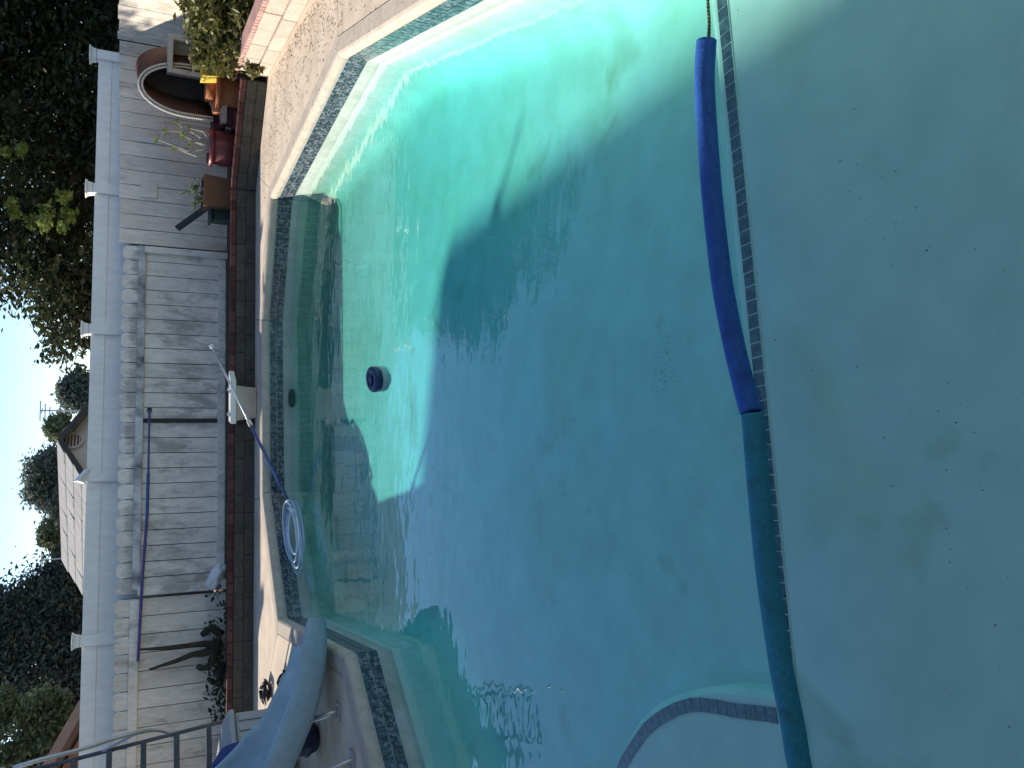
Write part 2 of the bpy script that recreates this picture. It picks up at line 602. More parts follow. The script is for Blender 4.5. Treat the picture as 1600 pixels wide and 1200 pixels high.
def inside_dist(x, y, poly):
    """signed distance to polygon, positive inside (numpy arrays)"""
    k = len(poly)
    dmin = np.full(x.shape, 1e9)
    ins = np.zeros(x.shape, bool)
    for i in range(k):
        x1, y1 = poly[i]
        x2, y2 = poly[(i + 1) % k]
        dx, dy = x2 - x1, y2 - y1
        t = np.clip(((x - x1) * dx + (y - y1) * dy) / (dx * dx + dy * dy), 0, 1)
        dmin = np.minimum(dmin, np.hypot(x - x1 - t * dx, y - y1 - t * dy))
        c = ((y1 > y) != (y2 > y)) & (x < (x2 - x1) * (y - y1) / (y2 - y1 + 1e-12) + x1)
        ins ^= c
    return np.where(ins, dmin, -dmin)


# ground far below, and the raised yard
g = MB()
g.add([(-600, -600, -1.62), (600, -600, -1.62), (600, 600, -1.62), (-600, 600, -1.62)], [(0, 1, 2, 3)])
struct(g.build('ground', M['earth']))

# fence line (wooden fence front) and planter line
FD = Vector((1, 0.16, 0)).normalized()          # along the fence, to the right
FN = Vector((FD.y, -FD.x, 0))                   # towards the camera
FP = Vector((0, 11.10, 0))
VP = FP - FN * 0.34
WPL, VPL = (FP, FN), (VP, FN)


def on_fence(px, py, back=False):
    return at(px, py, plane=VPL if back else WPL)


def fpt(s, z, out=0.0):
    """point s metres along the fence, z up, 'out' metres in front"""
    return FP + FD * s + FN * out + Z * z


def fs(py, px=250, back=False):
    return (on_fence(px, py, back) - (VP if back else FP)).dot(FD)


# -------- pool basin
basin = bpy.data.objects.new('pool_basin', None)
COL.objects.link(basin)
struct(basin)
wall_o = offset_poly(POOL, 0.015)
k = len(POOL)
b = MB()
for i in range(k):
    p1, p2 = wall_o[i], wall_o[(i + 1) % k]
    b.add([(*p1, -0.06), (*p2, -0.06), (*p2, WATER - 0.025), (*p1, WATER - 0.025)], [(0, 1, 2, 3)])
b.build('pool_wall', M['wallplaster'], basin)
b = MB()
for i in range(k):
    p1, p2 = wall_o[i], wall_o[(i + 1) % k]
    b.add([(*p1, WATER - 0.025), (*p2, WATER - 0.025), (*p2, -1.2), (*p1, -1.2)], [(0, 1, 2, 3)])
b.build('submerged_wall', M['plaster'], basin)

ZS = -0.60
_ta, _tb = at(1129, 0, z=ZS), at(1248, 1200, z=ZS)             # tile line near the edge of the wide entry step
_td = Vector((_ta.x - _tb.x, _ta.y - _tb.y, 0)).normalized()
_tn = Vector((-_td.y, _td.x, 0))
SH_A = Vector((_ta.x, _ta.y, 0)) + _td * ((1.9 - _ta.x) / _td.x) + _tn * 0.08
SH_B = Vector((_tb.x, _tb.y, 0)) - _td * ((_tb.x + 3.0) / _td.x) + _tn * 0.08
xs = np.arange(-3.2, 2.75, 0.06)
ys = np.arange(0.3, 9.6, 0.06)
X, Y = np.meshgrid(xs, ys)
D = inside_dist(X, Y, POOL)
base = -0.74 - 0.06 * np.clip((Y - 2.2) / 3.0, 0, 1) + 0.16 * np.clip((Y - 5.8) / 2.2, 0, 1)
R = 0.16
c = np.clip(D, 0, R)
Zf = base + (R - np.sqrt(np.maximum(R * R - (R - c) ** 2, 0)))
Zf = np.where(D < -0.02, base + R, Zf)
vs = np.stack([X.ravel(), Y.ravel(), Zf.ravel()], 1)
ny, nx = X.shape
idx = np.arange(nx * ny).reshape(ny, nx)
fsq = np.stack([idx[:-1, :-1].ravel(), idx[:-1, 1:].ravel(), idx[1:, 1:].ravel(), idx[1:, :-1].ravel()], 1)
b = MB()
b.v = [tuple(v) for v in vs.tolist()]
b.f = [tuple(f) for f in fsq.tolist()]
b.build('pool_floor', M['plaster'], basin, smooth=True)

# wide entry step: top, rounded nose
se = (SH_A - SH_B).normalized()
sn = Vector((-se.y, se.x, 0))
prof = [(-2.6, ZS + 0.01), (-0.035, ZS), (-0.012, ZS - 0.008), (0.0, ZS - 0.03), (0.0, -1.1)]
b = MB()
vv = []
for q in (SH_B, SH_A):
    for a, z in prof:
        vv.append(q + sn * a + Z * z)
kk = len(prof)
b.add(vv, [(j, kk + j, kk + j + 1, j + 1) for j in range(kk - 1)])
b.build('entry_step', M['plaster'], basin)
# tiles along the step edge, one by one
Ls = (SH_A - SH_B).length
tl, gp = 0.0465, 0.0045
nst = int(Ls / (tl + gp))
tb = MB().box((0, 0, 0), (tl, 0.050, 0.008))
tmesh = tb.build('step_tile', M['steptile'], basin).data
MB().box((SH_A + SH_B) / 2 + sn * (-0.080) + Z * (ZS + 0.002), (Ls, 0.060, 0.004), (se, sn, Z)).build('tile_bedding', M['plaster'], basin)
first = True
for i in range(nst):
    q = SH_B + se * ((i + 0.5) * (tl + gp)) + sn * (-0.080) + Z * (ZS + 0.002 + random.uniform(-0.001, 0.001))
    if first:
        o = [c for c in basin.children if c.name.startswith('step_tile')][0]
        first = False
    else:
        o = bpy.data.objects.new('step_tile', tmesh)
        COL.objects.link(o)
        o.parent = basin
    o.location = q
    o.rotation_euler = (0, 0, math.atan2(se.y, se.x) + random.uniform(-0.02, 0.02))

# rounded corner step at the left
ZC = -0.61
_arc = [(1240, 1084), (1197, 1081), (1155, 1076), (1115, 1073), (1081, 1078), (1052, 1087), (1027, 1099), (1008, 1114), (993, 1130), (978, 1155), (966, 1185)]
arc = [tuple(at(x_, y_, z=ZC).xy) for x_, y_ in _arc]
arc += [(arc[-1][0] - 0.3, arc[-1][1] + 0.10), (-2.95, arc[-1][1] + 0.12)]
_til = [(1215, 1118), (1195, 1115), (1168, 1112), (1144, 1109), (1120, 1104), (1098, 1101), (1078, 1102), (1059, 1107), (1040, 1117), (1024, 1128), (1010, 1140), (992, 1165), (976, 1191), (966, 1215)]
b = MB()
top = arc + [(-2.95, 1.6), (arc[0][0], 1.8)]
inn = [(a[0] - 0.02, a[1] - 0.012) for a in arc] + [(-2.93, 1.62), (arc[0][0] - 0.015, 1.81)]
kk = len(top)
b.add([(*q, ZC) for q in inn] + [(*q, ZC - 0.02) for q in top] + [(*q, -1.1) for q in top],
      [tuple(range(kk))] + [(i, (i + 1) % kk, kk + (i + 1) % kk, kk + i) for i in range(kk)] + [(kk + i, kk + (i + 1) % kk, 2 * kk + (i + 1) % kk, 2 * kk + i) for i in range(kk)])
b.build('corner_step', M['plaster'], basin)


def along(pts, step):
    """points and directions at equal steps along a polyline"""
    res = []
    acc = step / 2
    for a, c in zip(pts[:-1], pts[1:]):
        a, c = Vector(a), Vector(c)
        l = (c - a).length
        while acc < l:
            res.append((a + (c - a) * (acc / l), (c - a).normalized()))
            acc += step
        acc -= l
    return res


ain = [tuple(at(x_, y_, z=ZC).xy) for x_, y_ in _til]
for q, d in along(ain, tl + gp):
    o = bpy.data.objects.new('step_tile', tmesh)
    COL.objects.link(o)
    o.parent = basin
    o.location = (q.x, q.y, ZC + 0.002)
    o.rotation_euler = (0, 0, math.atan2(d.y, d.x))

# tile band on the walls: two rows. Left near wall tiles singly, the rest as one relief
band = MB()
tr_o = offset_poly(POOL, 0.012)
tz = ((-0.115, 0.066), (-0.186, 0.066))
sq = MB().box((0, 0, 0), (0.066, 0.010, 0.066))
sq_mesh = None
for i in range(k):
    p1, p2 = Vector((*tr_o[i], 0)), Vector((*tr_o[(i + 1) % k], 0))
    d = (p2 - p1).normalized()
    nrm = Vector((-d.y, d.x, 0))
    Lw = (p2 - p1).length
    nt_ = int(Lw / 0.0705)
    pit = Lw / nt_
    single = i in (1, 2, 3, 7)
    for j in range(nt_):
        for zc, hh in tz:
            q = p1 + d * ((j + 0.5) * pit) + Z * zc + nrm * random.uniform(0, 0.0015)
            if single:
                if sq_mesh is None:
                    o = sq.build('wall_tile', M['tile'], basin)
                    sq_mesh = o.data
                else:
                    o = bpy.data.objects.new('wall_tile', sq_mesh)
                    COL.objects.link(o)
                    o.parent = basin
                o.location = q
                o.rotation_euler = (0, 0, math.atan2(d.y, d.x))
            else:
                band.box(q, (pit - 0.004, 0.010, hh), (d, nrm, Z))
band.build('wall_tile_band', M['tile'], basin, kind='stuff')
gr = MB()
g_o = offset_poly(POOL, 0.0125)
for i in range(k):
    p1, p2 = g_o[i], g_o[(i + 1) % k]
    gr.add([(*p1, -0.075), (*p2, -0.075), (*p2, -0.222), (*p1, -0.222)], [(0, 1, 2, 3)])
gr.build('tile_grout', M['grout'], basin)
# coping, one stone per side
cprof = [(0.016, -0.075), (0.0, -0.068), (-0.004, -0.045), (0.0, -0.02), (0.012, -0.004), (0.03, 0.004), (0.14, 0.006), (0.14, -0.075)]
rings = [offset_poly(POOL, d) for d, z in cprof]
for i in range(k):
    j = (i + 1) % k
    c1 = [Vector((*rings[q][i], cprof[q][1])) for q in range(len(cprof))]
    c2 = [Vector((*rings[q][j], cprof[q][1])) for q in range(len(cprof))]
    d = (c2[0] - c1[0]).normalized() * 0.003
    b = MB()
    kk = len(cprof)
    b.add([v + d for v in c1] + [v - d for v in c2], [(q, q + 1, kk + q + 1, kk + q) for q in range(kk - 1)] + [(kk - 1, 0, kk, 2 * kk - 1)] + [tuple(range(kk))[::-1], tuple(range(kk, 2 * kk))])
    b.build('coping_stone', M['coping'], basin)
# dark oval disc on the far wall under the diving stub
disc_at = at(445, 622, Y=8.93)
b = MB().lathe([(0.10, -0.01), (0.10, 0.012), (0.075, 0.018), (0.0, 0.018)], (disc_at.x, 8.97, -0.29), 20, (Vector((1, 0.19, 0)).normalized(), Z * 0.35, Vector((0.19, -1, 0)).normalized()))
b.build('wall_disc', M['darkgreen'], basin)

# -------- water
wo = offset_poly(POOL, 0.04)
tri = tessellate_polygon([[Vector((*q, 0)) for q in wo]])
b = MB()
kk = len(wo)
b.v = [(*q, WATER) for q in wo] + [(*q, -1.3) for q in wo]
b.f = [tuple(t) for t in tri] + [tuple(kk + i for i in t[::-1]) for t in tri] + [(i, kk + i, kk + (i + 1) % kk, (i + 1) % kk) for i in range(kk)]
wobj = b.build('water', M['water'])
struct(wobj)
import bmesh
bm = bmesh.new()
bm.from_mesh(wobj.data)
bmesh.ops.recalc_face_normals(bm, faces=bm.faces)
bm.to_mesh(wobj.data)
bm.free()

# -------- deck slabs between control joints
OUT = offset_poly(POOL, 0.146)
far = {0: (6.0, -4.0), 1: (6.0, 2.6), 2: (6.0, 6.6), 3: (3.6, 13.2), 4: (0.95, 13.2), 5: (-1.9, 12.8), 6: (-7.5, 11.2), 7: (-7.5, 6.0), 8: (-7.5, 3.0), 9: (-7.5, -4.0)}
deck = bpy.data.objects.new('pool_deck', None)
COL.objects.link(deck)
struct(deck)
for i in range(k):
    j = (i + 1) % k
    if i == 9:
        poly = [Vector((*OUT[9], 0)), Vector((*OUT[0], 0)), Vector((*far[0], 0)), Vector((*far[9], 0))]
    else:
        poly = [Vector((*OUT[i], 0)), Vector((*OUT[j], 0)), Vector((*far[j], 0)), Vector((*far[i], 0))]
    cen = sum(poly, Vector()) / 4
    poly = [q + (cen - q).normalized() * 0.006 for q in poly]
    tri = tessellate_polygon([poly])
    b = MB()
    b.add([q for q in poly] + [q - Z * 0.1 for q in poly], [tuple(t) for t in tri] + [(a, (a + 1) % 4, 4 + (a + 1) % 4, 4 + a) for a in range(4)])
    bm = bmesh.new()
    o = b.build('deck_slab', M['deck'], deck)
    bm.from_mesh(o.data)
    bmesh.ops.recalc_face_normals(bm, faces=bm.faces)
    bm.to_mesh(o.data)
    bm.free()
bb = MB()
o2 = offset_poly(POOL, 0.10)
tri = tessellate_polygon([[Vector((-7.6, -4.1, 0)), Vector((6.1, -4.1, 0)), Vector((6.1, 13.3, 0)), Vector((-7.6, 13.3, 0))], [Vector((*q, 0)) for q in o2][::-1]])
allp = [(-7.6, -4.1, -0.05), (6.1, -4.1, -0.05), (6.1, 13.3, -0.05), (-7.6, 13.3, -0.05)] + [(*q, -0.05) for q in o2[::-1]]
bb.add(allp, [tuple(t) for t in tri])
bb.build('deck_bed', M['soil'], deck)
b = MB()
for q1, q2 in (((-7.6, -4.1), (6.1, -4.1)), ((6.1, -4.1), (6.1, 13.3)), ((6.1, 13.3), (-7.6, 13.3)), ((-7.6, 13.3), (-7.6, -4.1))):
    b.add([(*q1, -0.05), (*q2, -0.05), (*q2, -1.62), (*q1, -1.62)], [(0, 1, 2, 3)])
b.build('retaining_face', M['block'], deck)

# -------- planter walls: block courses with a brick rim, piece by piece
planter = thing('garden_planter', 'long low block planter with a dark red brick rim below the wooden fence', 'planter', (0, 9.6, 0))
PL = [Vector((3.16, 9.22, 0)), Vector((2.13, 9.86, 0)), Vector((0.86, 9.69, 0)), Vector((-1.47, 9.41, 0)), Vector((-2.82, 9.24, 0)), Vector((-5.5, 8.9, 0))]
HB = 0.105


def wall_run(parent, pts, z0, courses, bl, bh, thick, mtl, name, gap=0.006, mort=True, jig=0.003):
    for a, c in zip(pts[:-1], pts[1:]):
        d = (c - a).normalized()
        n_ = Vector((d.y, -d.x, 0))
        if n_.y > 0:
            n_ = -n_
        L_ = (c - a).length
        if mort:
            MB().box((a + c) / 2 - n_ * (thick / 2) + Z * (z0 + courses * bh / 2 - 0.004), (L_, thick - 0.016, courses * bh - 0.01), (d, n_, Z)).build('mortar_bed', M['mortar'], parent)
        for r_ in range(courses):
            nb = max(1, round(L_ / bl))
            w_ = L_ / nb
            off = (r_ % 2) * 0.5 * w_
            e = [0] + [off + w_ * q for q in range(0 if off else 1, nb + (0 if off else 0))] + [L_]
            e = sorted(set(round(q, 4) for q in e if 0 <= q <= L_))
            for s1, s2 in zip(e[:-1], e[1:]):
                if s2 - s1 < 0.02:
                    continue
                o = MB().box((0, 0, 0), (s2 - s1 - gap, thick, bh - gap)).build(name, mtl, parent, bevel=0.004)
                q = a + d * ((s1 + s2) / 2) - n_ * (thick / 2 - random.uniform(-jig, jig)) + Z * (z0 + r_ * bh + bh / 2)
                o.matrix_parent_inverse = PINV(parent)
                o.location = q
                o.rotation_euler = (0, 0, math.atan2(d.y, d.x))


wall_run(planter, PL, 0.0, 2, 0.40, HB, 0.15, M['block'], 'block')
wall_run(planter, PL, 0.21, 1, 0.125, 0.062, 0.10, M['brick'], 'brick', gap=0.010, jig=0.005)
b = MB()
so_ = [q + Vector((0.02, 0.08, 0)) for q in PL]
back = [Vector((-5.5, 10.9, 0)), Vector((4.9, 12.6, 0)), Vector((4.9, 9.2, 0))]
poly = so_ + back
tri = tessellate_polygon([poly])
b.add([q + Z * 0.13 for q in poly], [tuple(t) for t in tri])
b.build('planting_soil', M['soil'], planter)

side = thing('side_planter', 'sunlit pale block planter wall with a pink brick rim at the right of the deck', 'planter', (3.2, 7.5, 0))
SP = [Vector((3.22, 9.22, 0)), Vector((3.18, 5.2, 0))]


def side_run(pts, z0, courses, bl, bh, thick, mtl, name, gap=0.006, inset=0.0):
    a, c = pts
    d = (c - a).normalized()
    n_ = Vector((-1, 0, 0))
    L_ = (c - a).length
    MB().box((a + c) / 2 - n_ * (inset + thick / 2) + Z * (z0 + courses * bh / 2 - 0.003), (L_, thick - 0.014, courses * bh - 0.008), (d, n_, Z)).build('mortar_bed', M['pinkblock'], side)
    for r_ in range(courses):
        off = (r_ % 2) * 0.5 * bl
        s1 = -off
        while s1 < L_ - 0.03:
            a1, a2 = max(0, s1), min(L_, s1 + bl)
            if a2 - a1 > 0.03:
                o = MB().box((0, 0, 0), (a2 - a1 - gap, thick, bh - gap)).build(name, mtl, side, bevel=0.004)
                o.location = a + d * ((a1 + a2) / 2) - n_ * (inset + thick / 2 + random.uniform(-0.002, 0.002)) + Z * (z0 + r_ * bh + bh / 2)
                o.rotation_euler = (0, 0, math.atan2(d.y, d.x))
            s1 += bl


side_run(SP, 0.0, 1, 0.40, 0.13, 0.2, M['pinkblock'], 'block')
side_run(SP, 0.13, 1, 0.40, 0.16, 0.15, M['pinkblock'], 'block', inset=0.03)
side_run(SP, 0.29, 1, 0.075, 0.05, 0.20, M['pinkbrick'], 'brick', gap=0.008, inset=0.02)
MB().box((4.05, 7.2, 0.13), (1.4, 4.4, 0.26)).build('planting_soil', M['soil'], side)

# -------- wooden fence, board by board
def board(parent, s1, s2, z1, z2, mtl, ear=0.0, out=0.0, th=0.018, name='board'):
    w_ = s2 - s1
    e = min(ear, w_ * 0.3)
    poly = [(0, 0), (w_, 0), (w_, z2 - z1 - e), (w_ - e, z2 - z1), (e, z2 - z1), (0, z2 - z1 - e)] if e else [(0, 0), (w_, 0), (w_, z2 - z1), (0, z2 - z1)]
    o = MB().prism(poly, (0, 0, 0), FD, Z, FN * th).build(name, mtl, parent)
    o.location = fpt(s1, z1, out + random.uniform(-0.003, 0.003))
    return o


s_r0, s_r1 = fs(75), fs(385)          # right section
s_m0, s_m1 = fs(388), fs(925)         # middle section (s decreases to the left)
s_l0, s_l1 = fs(932), fs(1250)
fr = thing('wooden_fence', 'cream weathered board fence section behind the flower pots', 'fence', tuple(FP), group='wooden fence sections')
fm = thing('wooden_fence', 'grey stained dog-eared board fence section with rails behind the diving stub', 'fence', tuple(FP), group='wooden fence sections')
fl = thing('wooden_fence', 'pale board fence section with the dead cactus against it near the ladder', 'fence', tuple(FP), group='wooden fence sections')


def fboard(root, *a, **kw):
    o = board(None, *a, **kw)
    o.parent = root
    o.location = Vector(o.location) - FP
    return o


def boards(root, sa, sb, pitch, z1, z2, mtl, ear=0.0, out=0.0, dz=0.006, skew=0.0):
    n_ = max(1, round((sb - sa) / pitch))
    w_ = (sb - sa) / n_
    for i in range(n_):
        t = (i + 0.5) / n_
        fboard(root, sa + i * w_ + 0.0045, sa + (i + 1) * w_ - 0.0045, z1, z2 + skew * t + random.uniform(-dz, dz), mtl, ear, out)


def rail(root, sa, sb, z, h, mtl, out=0.02, th=0.035, name='rail', dz=0.0):
    o = MB().box((0, 0, 0), (sb - sa, th, h), ((FD + Z * dz).normalized(), FN, Z)).build(name, mtl, root, bevel=0.003)
    o.matrix_parent_inverse = Matrix.Identity(4)
    o.location = fpt((sa + sb) / 2, z, out + th / 2) - FP
    return o


PITCH = 0.187
boards(fr, s_r1, s_r0, PITCH, 0.0, 1.385, M['cream'], out=0.0, dz=0.008, skew=0.06)
boards(fm, s_m1, s_m0, PITCH, 0.0, 1.345, M['board'], ear=0.035, out=0.0, dz=0.008)
zr1 = 1.13
rail(fm, s_m1 + 0.05, s_m0, zr1, 0.085, M['boardtop'], 0.021, name='top_rail')
rail(fm, s_m1 + 0.05, s_m0 - 0.1, 0.19, 0.09, M['board'], 0.021, name='bottom_rail')
rail(fm, s_m0 - 0.09, s_m0 - 0.01, 0.56, 1.09, M['board'], 0.058, 0.03, name='post')
rail(fm, s_m1 - 0.02, s_m1 + 0.09, 0.55, 1.12, M['board'], 0.058, 0.03, name='post')
sp = fs(657)
rail(fm, sp - 0.022, sp + 0.022, 0.66, 0.86, M['gap'], 0.019, 0.012, name='dark_seam')  # thin strip drawn for a dark seam between boards
boards(fl, s_l1, s_l0, 0.20, 0.0, 1.345, M['cream'], ear=0.035, out=0.004, dz=0.006)
rail(fl, s_l1, s_l0 - 0.02, 1.14, 0.10, M['cream'], 0.025, name='top_rail')
rail(fl, s_l1, s_l0 - 0.02, 0.13, 0.06, M['board'], 0.025, name='bottom_rail')
# backing strips behind the gaps
for root, a, c in ((fr, s_r1, s_r0), (fm, s_m1, s_m0), (fl, s_l1, s_l0)):
    rail(root, a, c, 0.62, 1.3, M['gap'], -0.04, 0.012, name='backing')
# small patch panel and strip nailed on the cream fence
sa = (fs(312), fs(286))
o = MB().box((0, 0, 0), (sa[1] - sa[0], 0.02, 0.20), (FD, FN, Z)).build('patch_panel', M['cream'], fr, bevel=0.002)
o.matrix_parent_inverse = Matrix.Identity(4)
o.location = fpt(sum(sa) / 2, on_fence(232, 299).z, 0.03) - FP
o = MB().box((0, 0, 0), (0.07, 0.02, 0.32), (FD, FN, Z)).build('patch_strip', M['whitepaint'], fr, bevel=0.002)
o.matrix_parent_inverse = Matrix.Identity(4)
o.location = fpt(fs(223), on_fence(235, 223).z, 0.03) - FP

# side fence on the right, sunlit
sf = thing('wooden_fence', 'sunlit cream board fence running towards the viewer behind the bush', 'fence', (4.2, 12.0, 0), group='wooden fence sections')
c0 = FP + FD * s_r0
d2 = Vector((0.17, -1, 0)).normalized()
n2_ = Vector((-1, -0.17, 0)).normalized()
for i in range(26):
    o = MB().box((0, 0, 0), (0.150, 0.02, 1.46), (d2, n2_, Z)).build('board', M['cream'], sf)
    o.matrix_parent_inverse = Matrix.Identity(4)
    o.location = c0 + d2 * (0.05 + 0.156 * (i + 0.5)) + Z * (0.73 + random.uniform(-0.01, 0.01)) + n2_ * random.uniform(-0.004, 0.004) - Vector(sf.location)

# -------- white vinyl fence behind
vf = thing('vinyl_fence', 'smooth white vinyl fence with capped posts rising behind the wooden boards', 'fence', tuple(VP))
ztop = 1.685


def vpart(mb, name, sloc, z, out=0, bevel=0.003, mtl=None):
    o = mb.build(name, mtl or M['vinyl'], vf, bevel=bevel)
    o.matrix_parent_inverse = Matrix.Identity(4)
    o.location = FD * sloc + Z * z + FN * out
    return o


AX = (FD, FN, Z)
posts = [fs(y, 140, True) for y in (85, 295, 515, 745, 1000, 1290)]
for i, sp in enumerate(posts):
    po = vpart(MB().box((0, 0, 0), (0.125, 0.125, 1.9), AX), 'post', sp, ztop - 0.93)
    prof = [(0.066, 0), (0.067, 0.02), (0.071, 0.04), (0.080, 0.058), (0.092, 0.07), (0.092, 0.082), (0.001, 0.088)]
    cp = MB()
    for (r1, z1), (r2, z2) in zip(prof[:-1], prof[1:]):
        q1 = [FD * (r1 * a) + FN * (r1 * c) + Z * z1 for a, c in ((-1, -1), (1, -1), (1, 1), (-1, 1))]
        q2 = [FD * (r2 * a) + FN * (r2 * c) + Z * z2 for a, c in ((-1, -1), (1, -1), (1, 1), (-1, 1))]
        cp.add(q1 + q2, [(a, (a + 1) % 4, 4 + (a + 1) % 4, 4 + a) for a in range(4)])
    co = cp.build('post_cap', M['vinyl'], po)
    co.matrix_parent_inverse = Matrix.Identity(4)
    co.location = Z * 0.955
    if i == 3:
        co.location = Z * 0.93 - FD * 0.03
        co.rotation_euler = (0.25, 0.7, 0.2)
        co['label'] = 'tilted broken post cap'
for a, c in zip(posts[1:], posts[:-1]):
    mid, ln = (a + c) / 2, c - a - 0.126
    vpart(MB().box((0, 0, 0), (ln, 0.05, 0.16), AX), 'top_rail', mid, ztop - 0.08)
    npn = 5
    for q in range(npn):
        vpart(MB().box((0, 0, 0), (ln / npn - 0.001, 0.024, 1.3), AX), 'panel', a + 0.063 + ln * (q + 0.5) / npn, ztop - 0.16 - 0.65, bevel=0.0)


# ------------------------------------------------------------------ houses beyond the fence
hx = thing('house', 'beige stucco house with a tan gable roof and round vent rising behind the white fence', 'house', (-2, 26, -1.62))


def child(mb, name, mtl, root, **kw):
    """mesh built in world coordinates, parented without moving"""
    o = mb.build(name, mtl, None, **{a: c for a, c in kw.items()})
    o.parent = root
    inv = root.matrix_world.inverted() if root.parent else Matrix.Translation(root.location).inverted()
    if root.parent:
        inv = Matrix.Translation(Vector(root.location) + Vector(root.parent.location)).inverted() if False else inv
    o.matrix_parent_inverse = inv
    return o


A_ = at(90, 687, Y=25)
rd = Vector((-0.71, 0.704, 0))
gd = Vector((0.704, 0.71, 0))
RS = 0.50
HW, RL = 4.2, 5.6
A0 = Vector((A_.x, A_.y, 0))
zr = A_.z
child(MB().prism([(-HW, -1.62), (HW, -1.62), (HW, zr - RS * HW - 0.05), (0, zr - 0.05), (-HW, zr - RS * HW - 0.05)], A0 + rd * 0.35, gd, Z, rd * 4.8), 'wall', M['stucco'], hx)
roof = bpy.data.objects.new('roof', None)
COL.objects.link(roof)
roof.parent = hx
for sgn in (-1, 1):
    n_c = 11
    for q in range(n_c):
        a1, a2 = HW * 1.1 * q / n_c, HW * 1.1 * (q + 1) / n_c + 0.03
        up = 0.03 + 0.012
        b = MB()
        seg = 12
        for e in range(seg):
            r1, r2 = RL * e / seg, RL * (e + 1) / seg
            j1 = random.uniform(-0.01, 0.012)
            p = [A0 + gd * (sgn * a1) + rd * r1 + Z * (zr - RS * a1 + 0.02), A0 + gd * (sgn * a1) + rd * (r2 - 0.012) + Z * (zr - RS * a1 + 0.02),
                 A0 + gd * (sgn * (a2 + j1)) + rd * (r2 - 0.012) + Z * (zr - RS * a2 + 0.05 + j1), A0 + gd * (sgn * (a2 + j1)) + rd * r1 + Z * (zr - RS * a2 + 0.05 + j1)]
            dn = [v - Z * 0.05 for v in p]
            b.add(p + dn, [(0, 1, 2, 3), (7, 6, 5, 4), (0, 4, 5, 1), (1, 5, 6, 2), (2, 6, 7, 3), (3, 7, 4, 0)])
        o = b.build('shingle_course', M['shingle'], None)
        o.parent = roof
        o.matrix_parent_inverse = Matrix.Translation(hx.location).inverted()
    p1 = A0 + Z * (zr - 0.03) - rd * 0.03
    p2 = A0 + gd * (sgn * HW * 1.1) + Z * (zr - 0.03 - RS * HW * 1.1) - rd * 0.03
    child(MB().prism([(0, -0.09), ((p2 - p1).length, -0.09), ((p2 - p1).length, 0.05), (0, 0.05)], p1, (p2 - p1).normalized(), Z, rd * 0.03), 'rake_board', M['fascia'], hx)
vc = at(113, 688, Y=25) + rd * 0.40
vc = at(112, 689, plane=(A0 + rd * 0.34, rd))
vent = child(MB().lathe([(0.24, 0), (0.30, 0), (0.30, 0.05), (0.24, 0.06), (0.24, 0)], vc, 24, (gd, Z, -rd), close=False), 'vent_ring', M['stucco'], hx)
child(MB().lathe([(0.25, 0.0), (0.0, 0.004)], vc, 24, (gd, Z, -rd), close=False), 'vent_dark', M['fascia'], hx)
for q in range(6):
    zz = -0.2 + 0.08 * q
    wd = 2 * math.sqrt(max(0.02, 0.245 ** 2 - zz * zz))
    child(MB().box(vc + Z * zz - rd * 0.025, (wd, 0.05, 0.03), (gd, (rd - Z * 0.5).normalized(), (Z + rd * 0.5).normalized())), 'vent_slat', M['stucco'], hx)

sh = thing('house', 'neighbouring house corner with orange brown siding and sloping eave beyond the ladder', 'house', (-7, 15, -1.62))
q0 = at(131, 1122, Y=15)
sl_ = 0.52
w0 = Vector((q0.x, 15.0, 0))
child(MB().prism([(0, -1.62), (0, q0.z - 0.10), (-3.2, q0.z - 0.10 + 3.2 * sl_), (-6.4, q0.z - 0.1), (-6.4, -1.62)], w0, (1, 0, 0), Z, (-3.0, 3.2, 0)), 'wall', M['rust'], sh)
for sgn, o_ in ((-1, 0.15), (1, -6.55)):
    pr = [(o_, q0.z - 0.09 - 0.0), (o_ + sgn * 3.35, q0.z - 0.09 + 3.35 * sl_), (o_ + sgn * 3.35, q0.z + 0.07 + 3.35 * sl_), (o_, q0.z + 0.07)]
    child(MB().prism(pr, w0 + Vector((0.25, -0.3, 0)), (1, 0, 0), Z, (-3.4, 3.6, 0)), 'roof', mat('eave_brown%d' % (o_ > 0), (0.30, 0.20, 0.16), 0.8), sh)

P0 = Vector((0.98, 5.79, -0.75))  # floor corner of the shadow that the unseen added roof is shaped to cast
T = P0 + 4.5 * Vector((-SA, SB, 1))
TA = T + Vector((0.5, -3.32, 0)) * 3.3
TB = T + Vector((-2.03, 0.32, 0)) * 2.6
TC = Vector((-11.5, 0.2, T.z))
big = thing('shadow_roof', 'unseen roof on posts added beyond the left edge to cast the pool shadow', 'roof', (-8, 6, 0))
rp = [T, TA, TC, TB]
b = MB()
b.add(rp + [q - Z * 0.18 for q in rp], [(0, 1, 2, 3), (7, 6, 5, 4)] + [(i, (i + 1) % 4, 4 + (i + 1) % 4, 4 + i) for i in range(4)])
child(b, 'roof_deck', M['shingle'], big)
for q in ((-6.3, 6.5), (-6.0, 2.2), (-9.5, 10.2)):
    child(MB().box((q[0], q[1], T.z / 2 - 0.09), (0.12, 0.12, T.z - 0.182)), 'post', M['whitepaint'], big)
own = thing('house', 'unseen stucco house behind the viewer with a low cover added to darken the near step', 'house', (0, -4, 0))
child(MB().box((-0.5, -4.2, 1.5), (15, 0.3, 3.0)), 'wall', M['stucco'], own)
child(MB().box((-0.5, -1.4, 2.78), (13.5, 5.6, 0.16)), 'shade_cover', M['whitepaint'], own)  # unseen cover added to block sky light over the near step
for x_ in (-5.5, -2.0, 2.6, 5.2):
    child(MB().box((x_, 0.35, 1.35), (0.1, 0.1, 2.7)), 'post', M['whitepaint'], own)

# ------------------------------------------------------------------ trees and plants


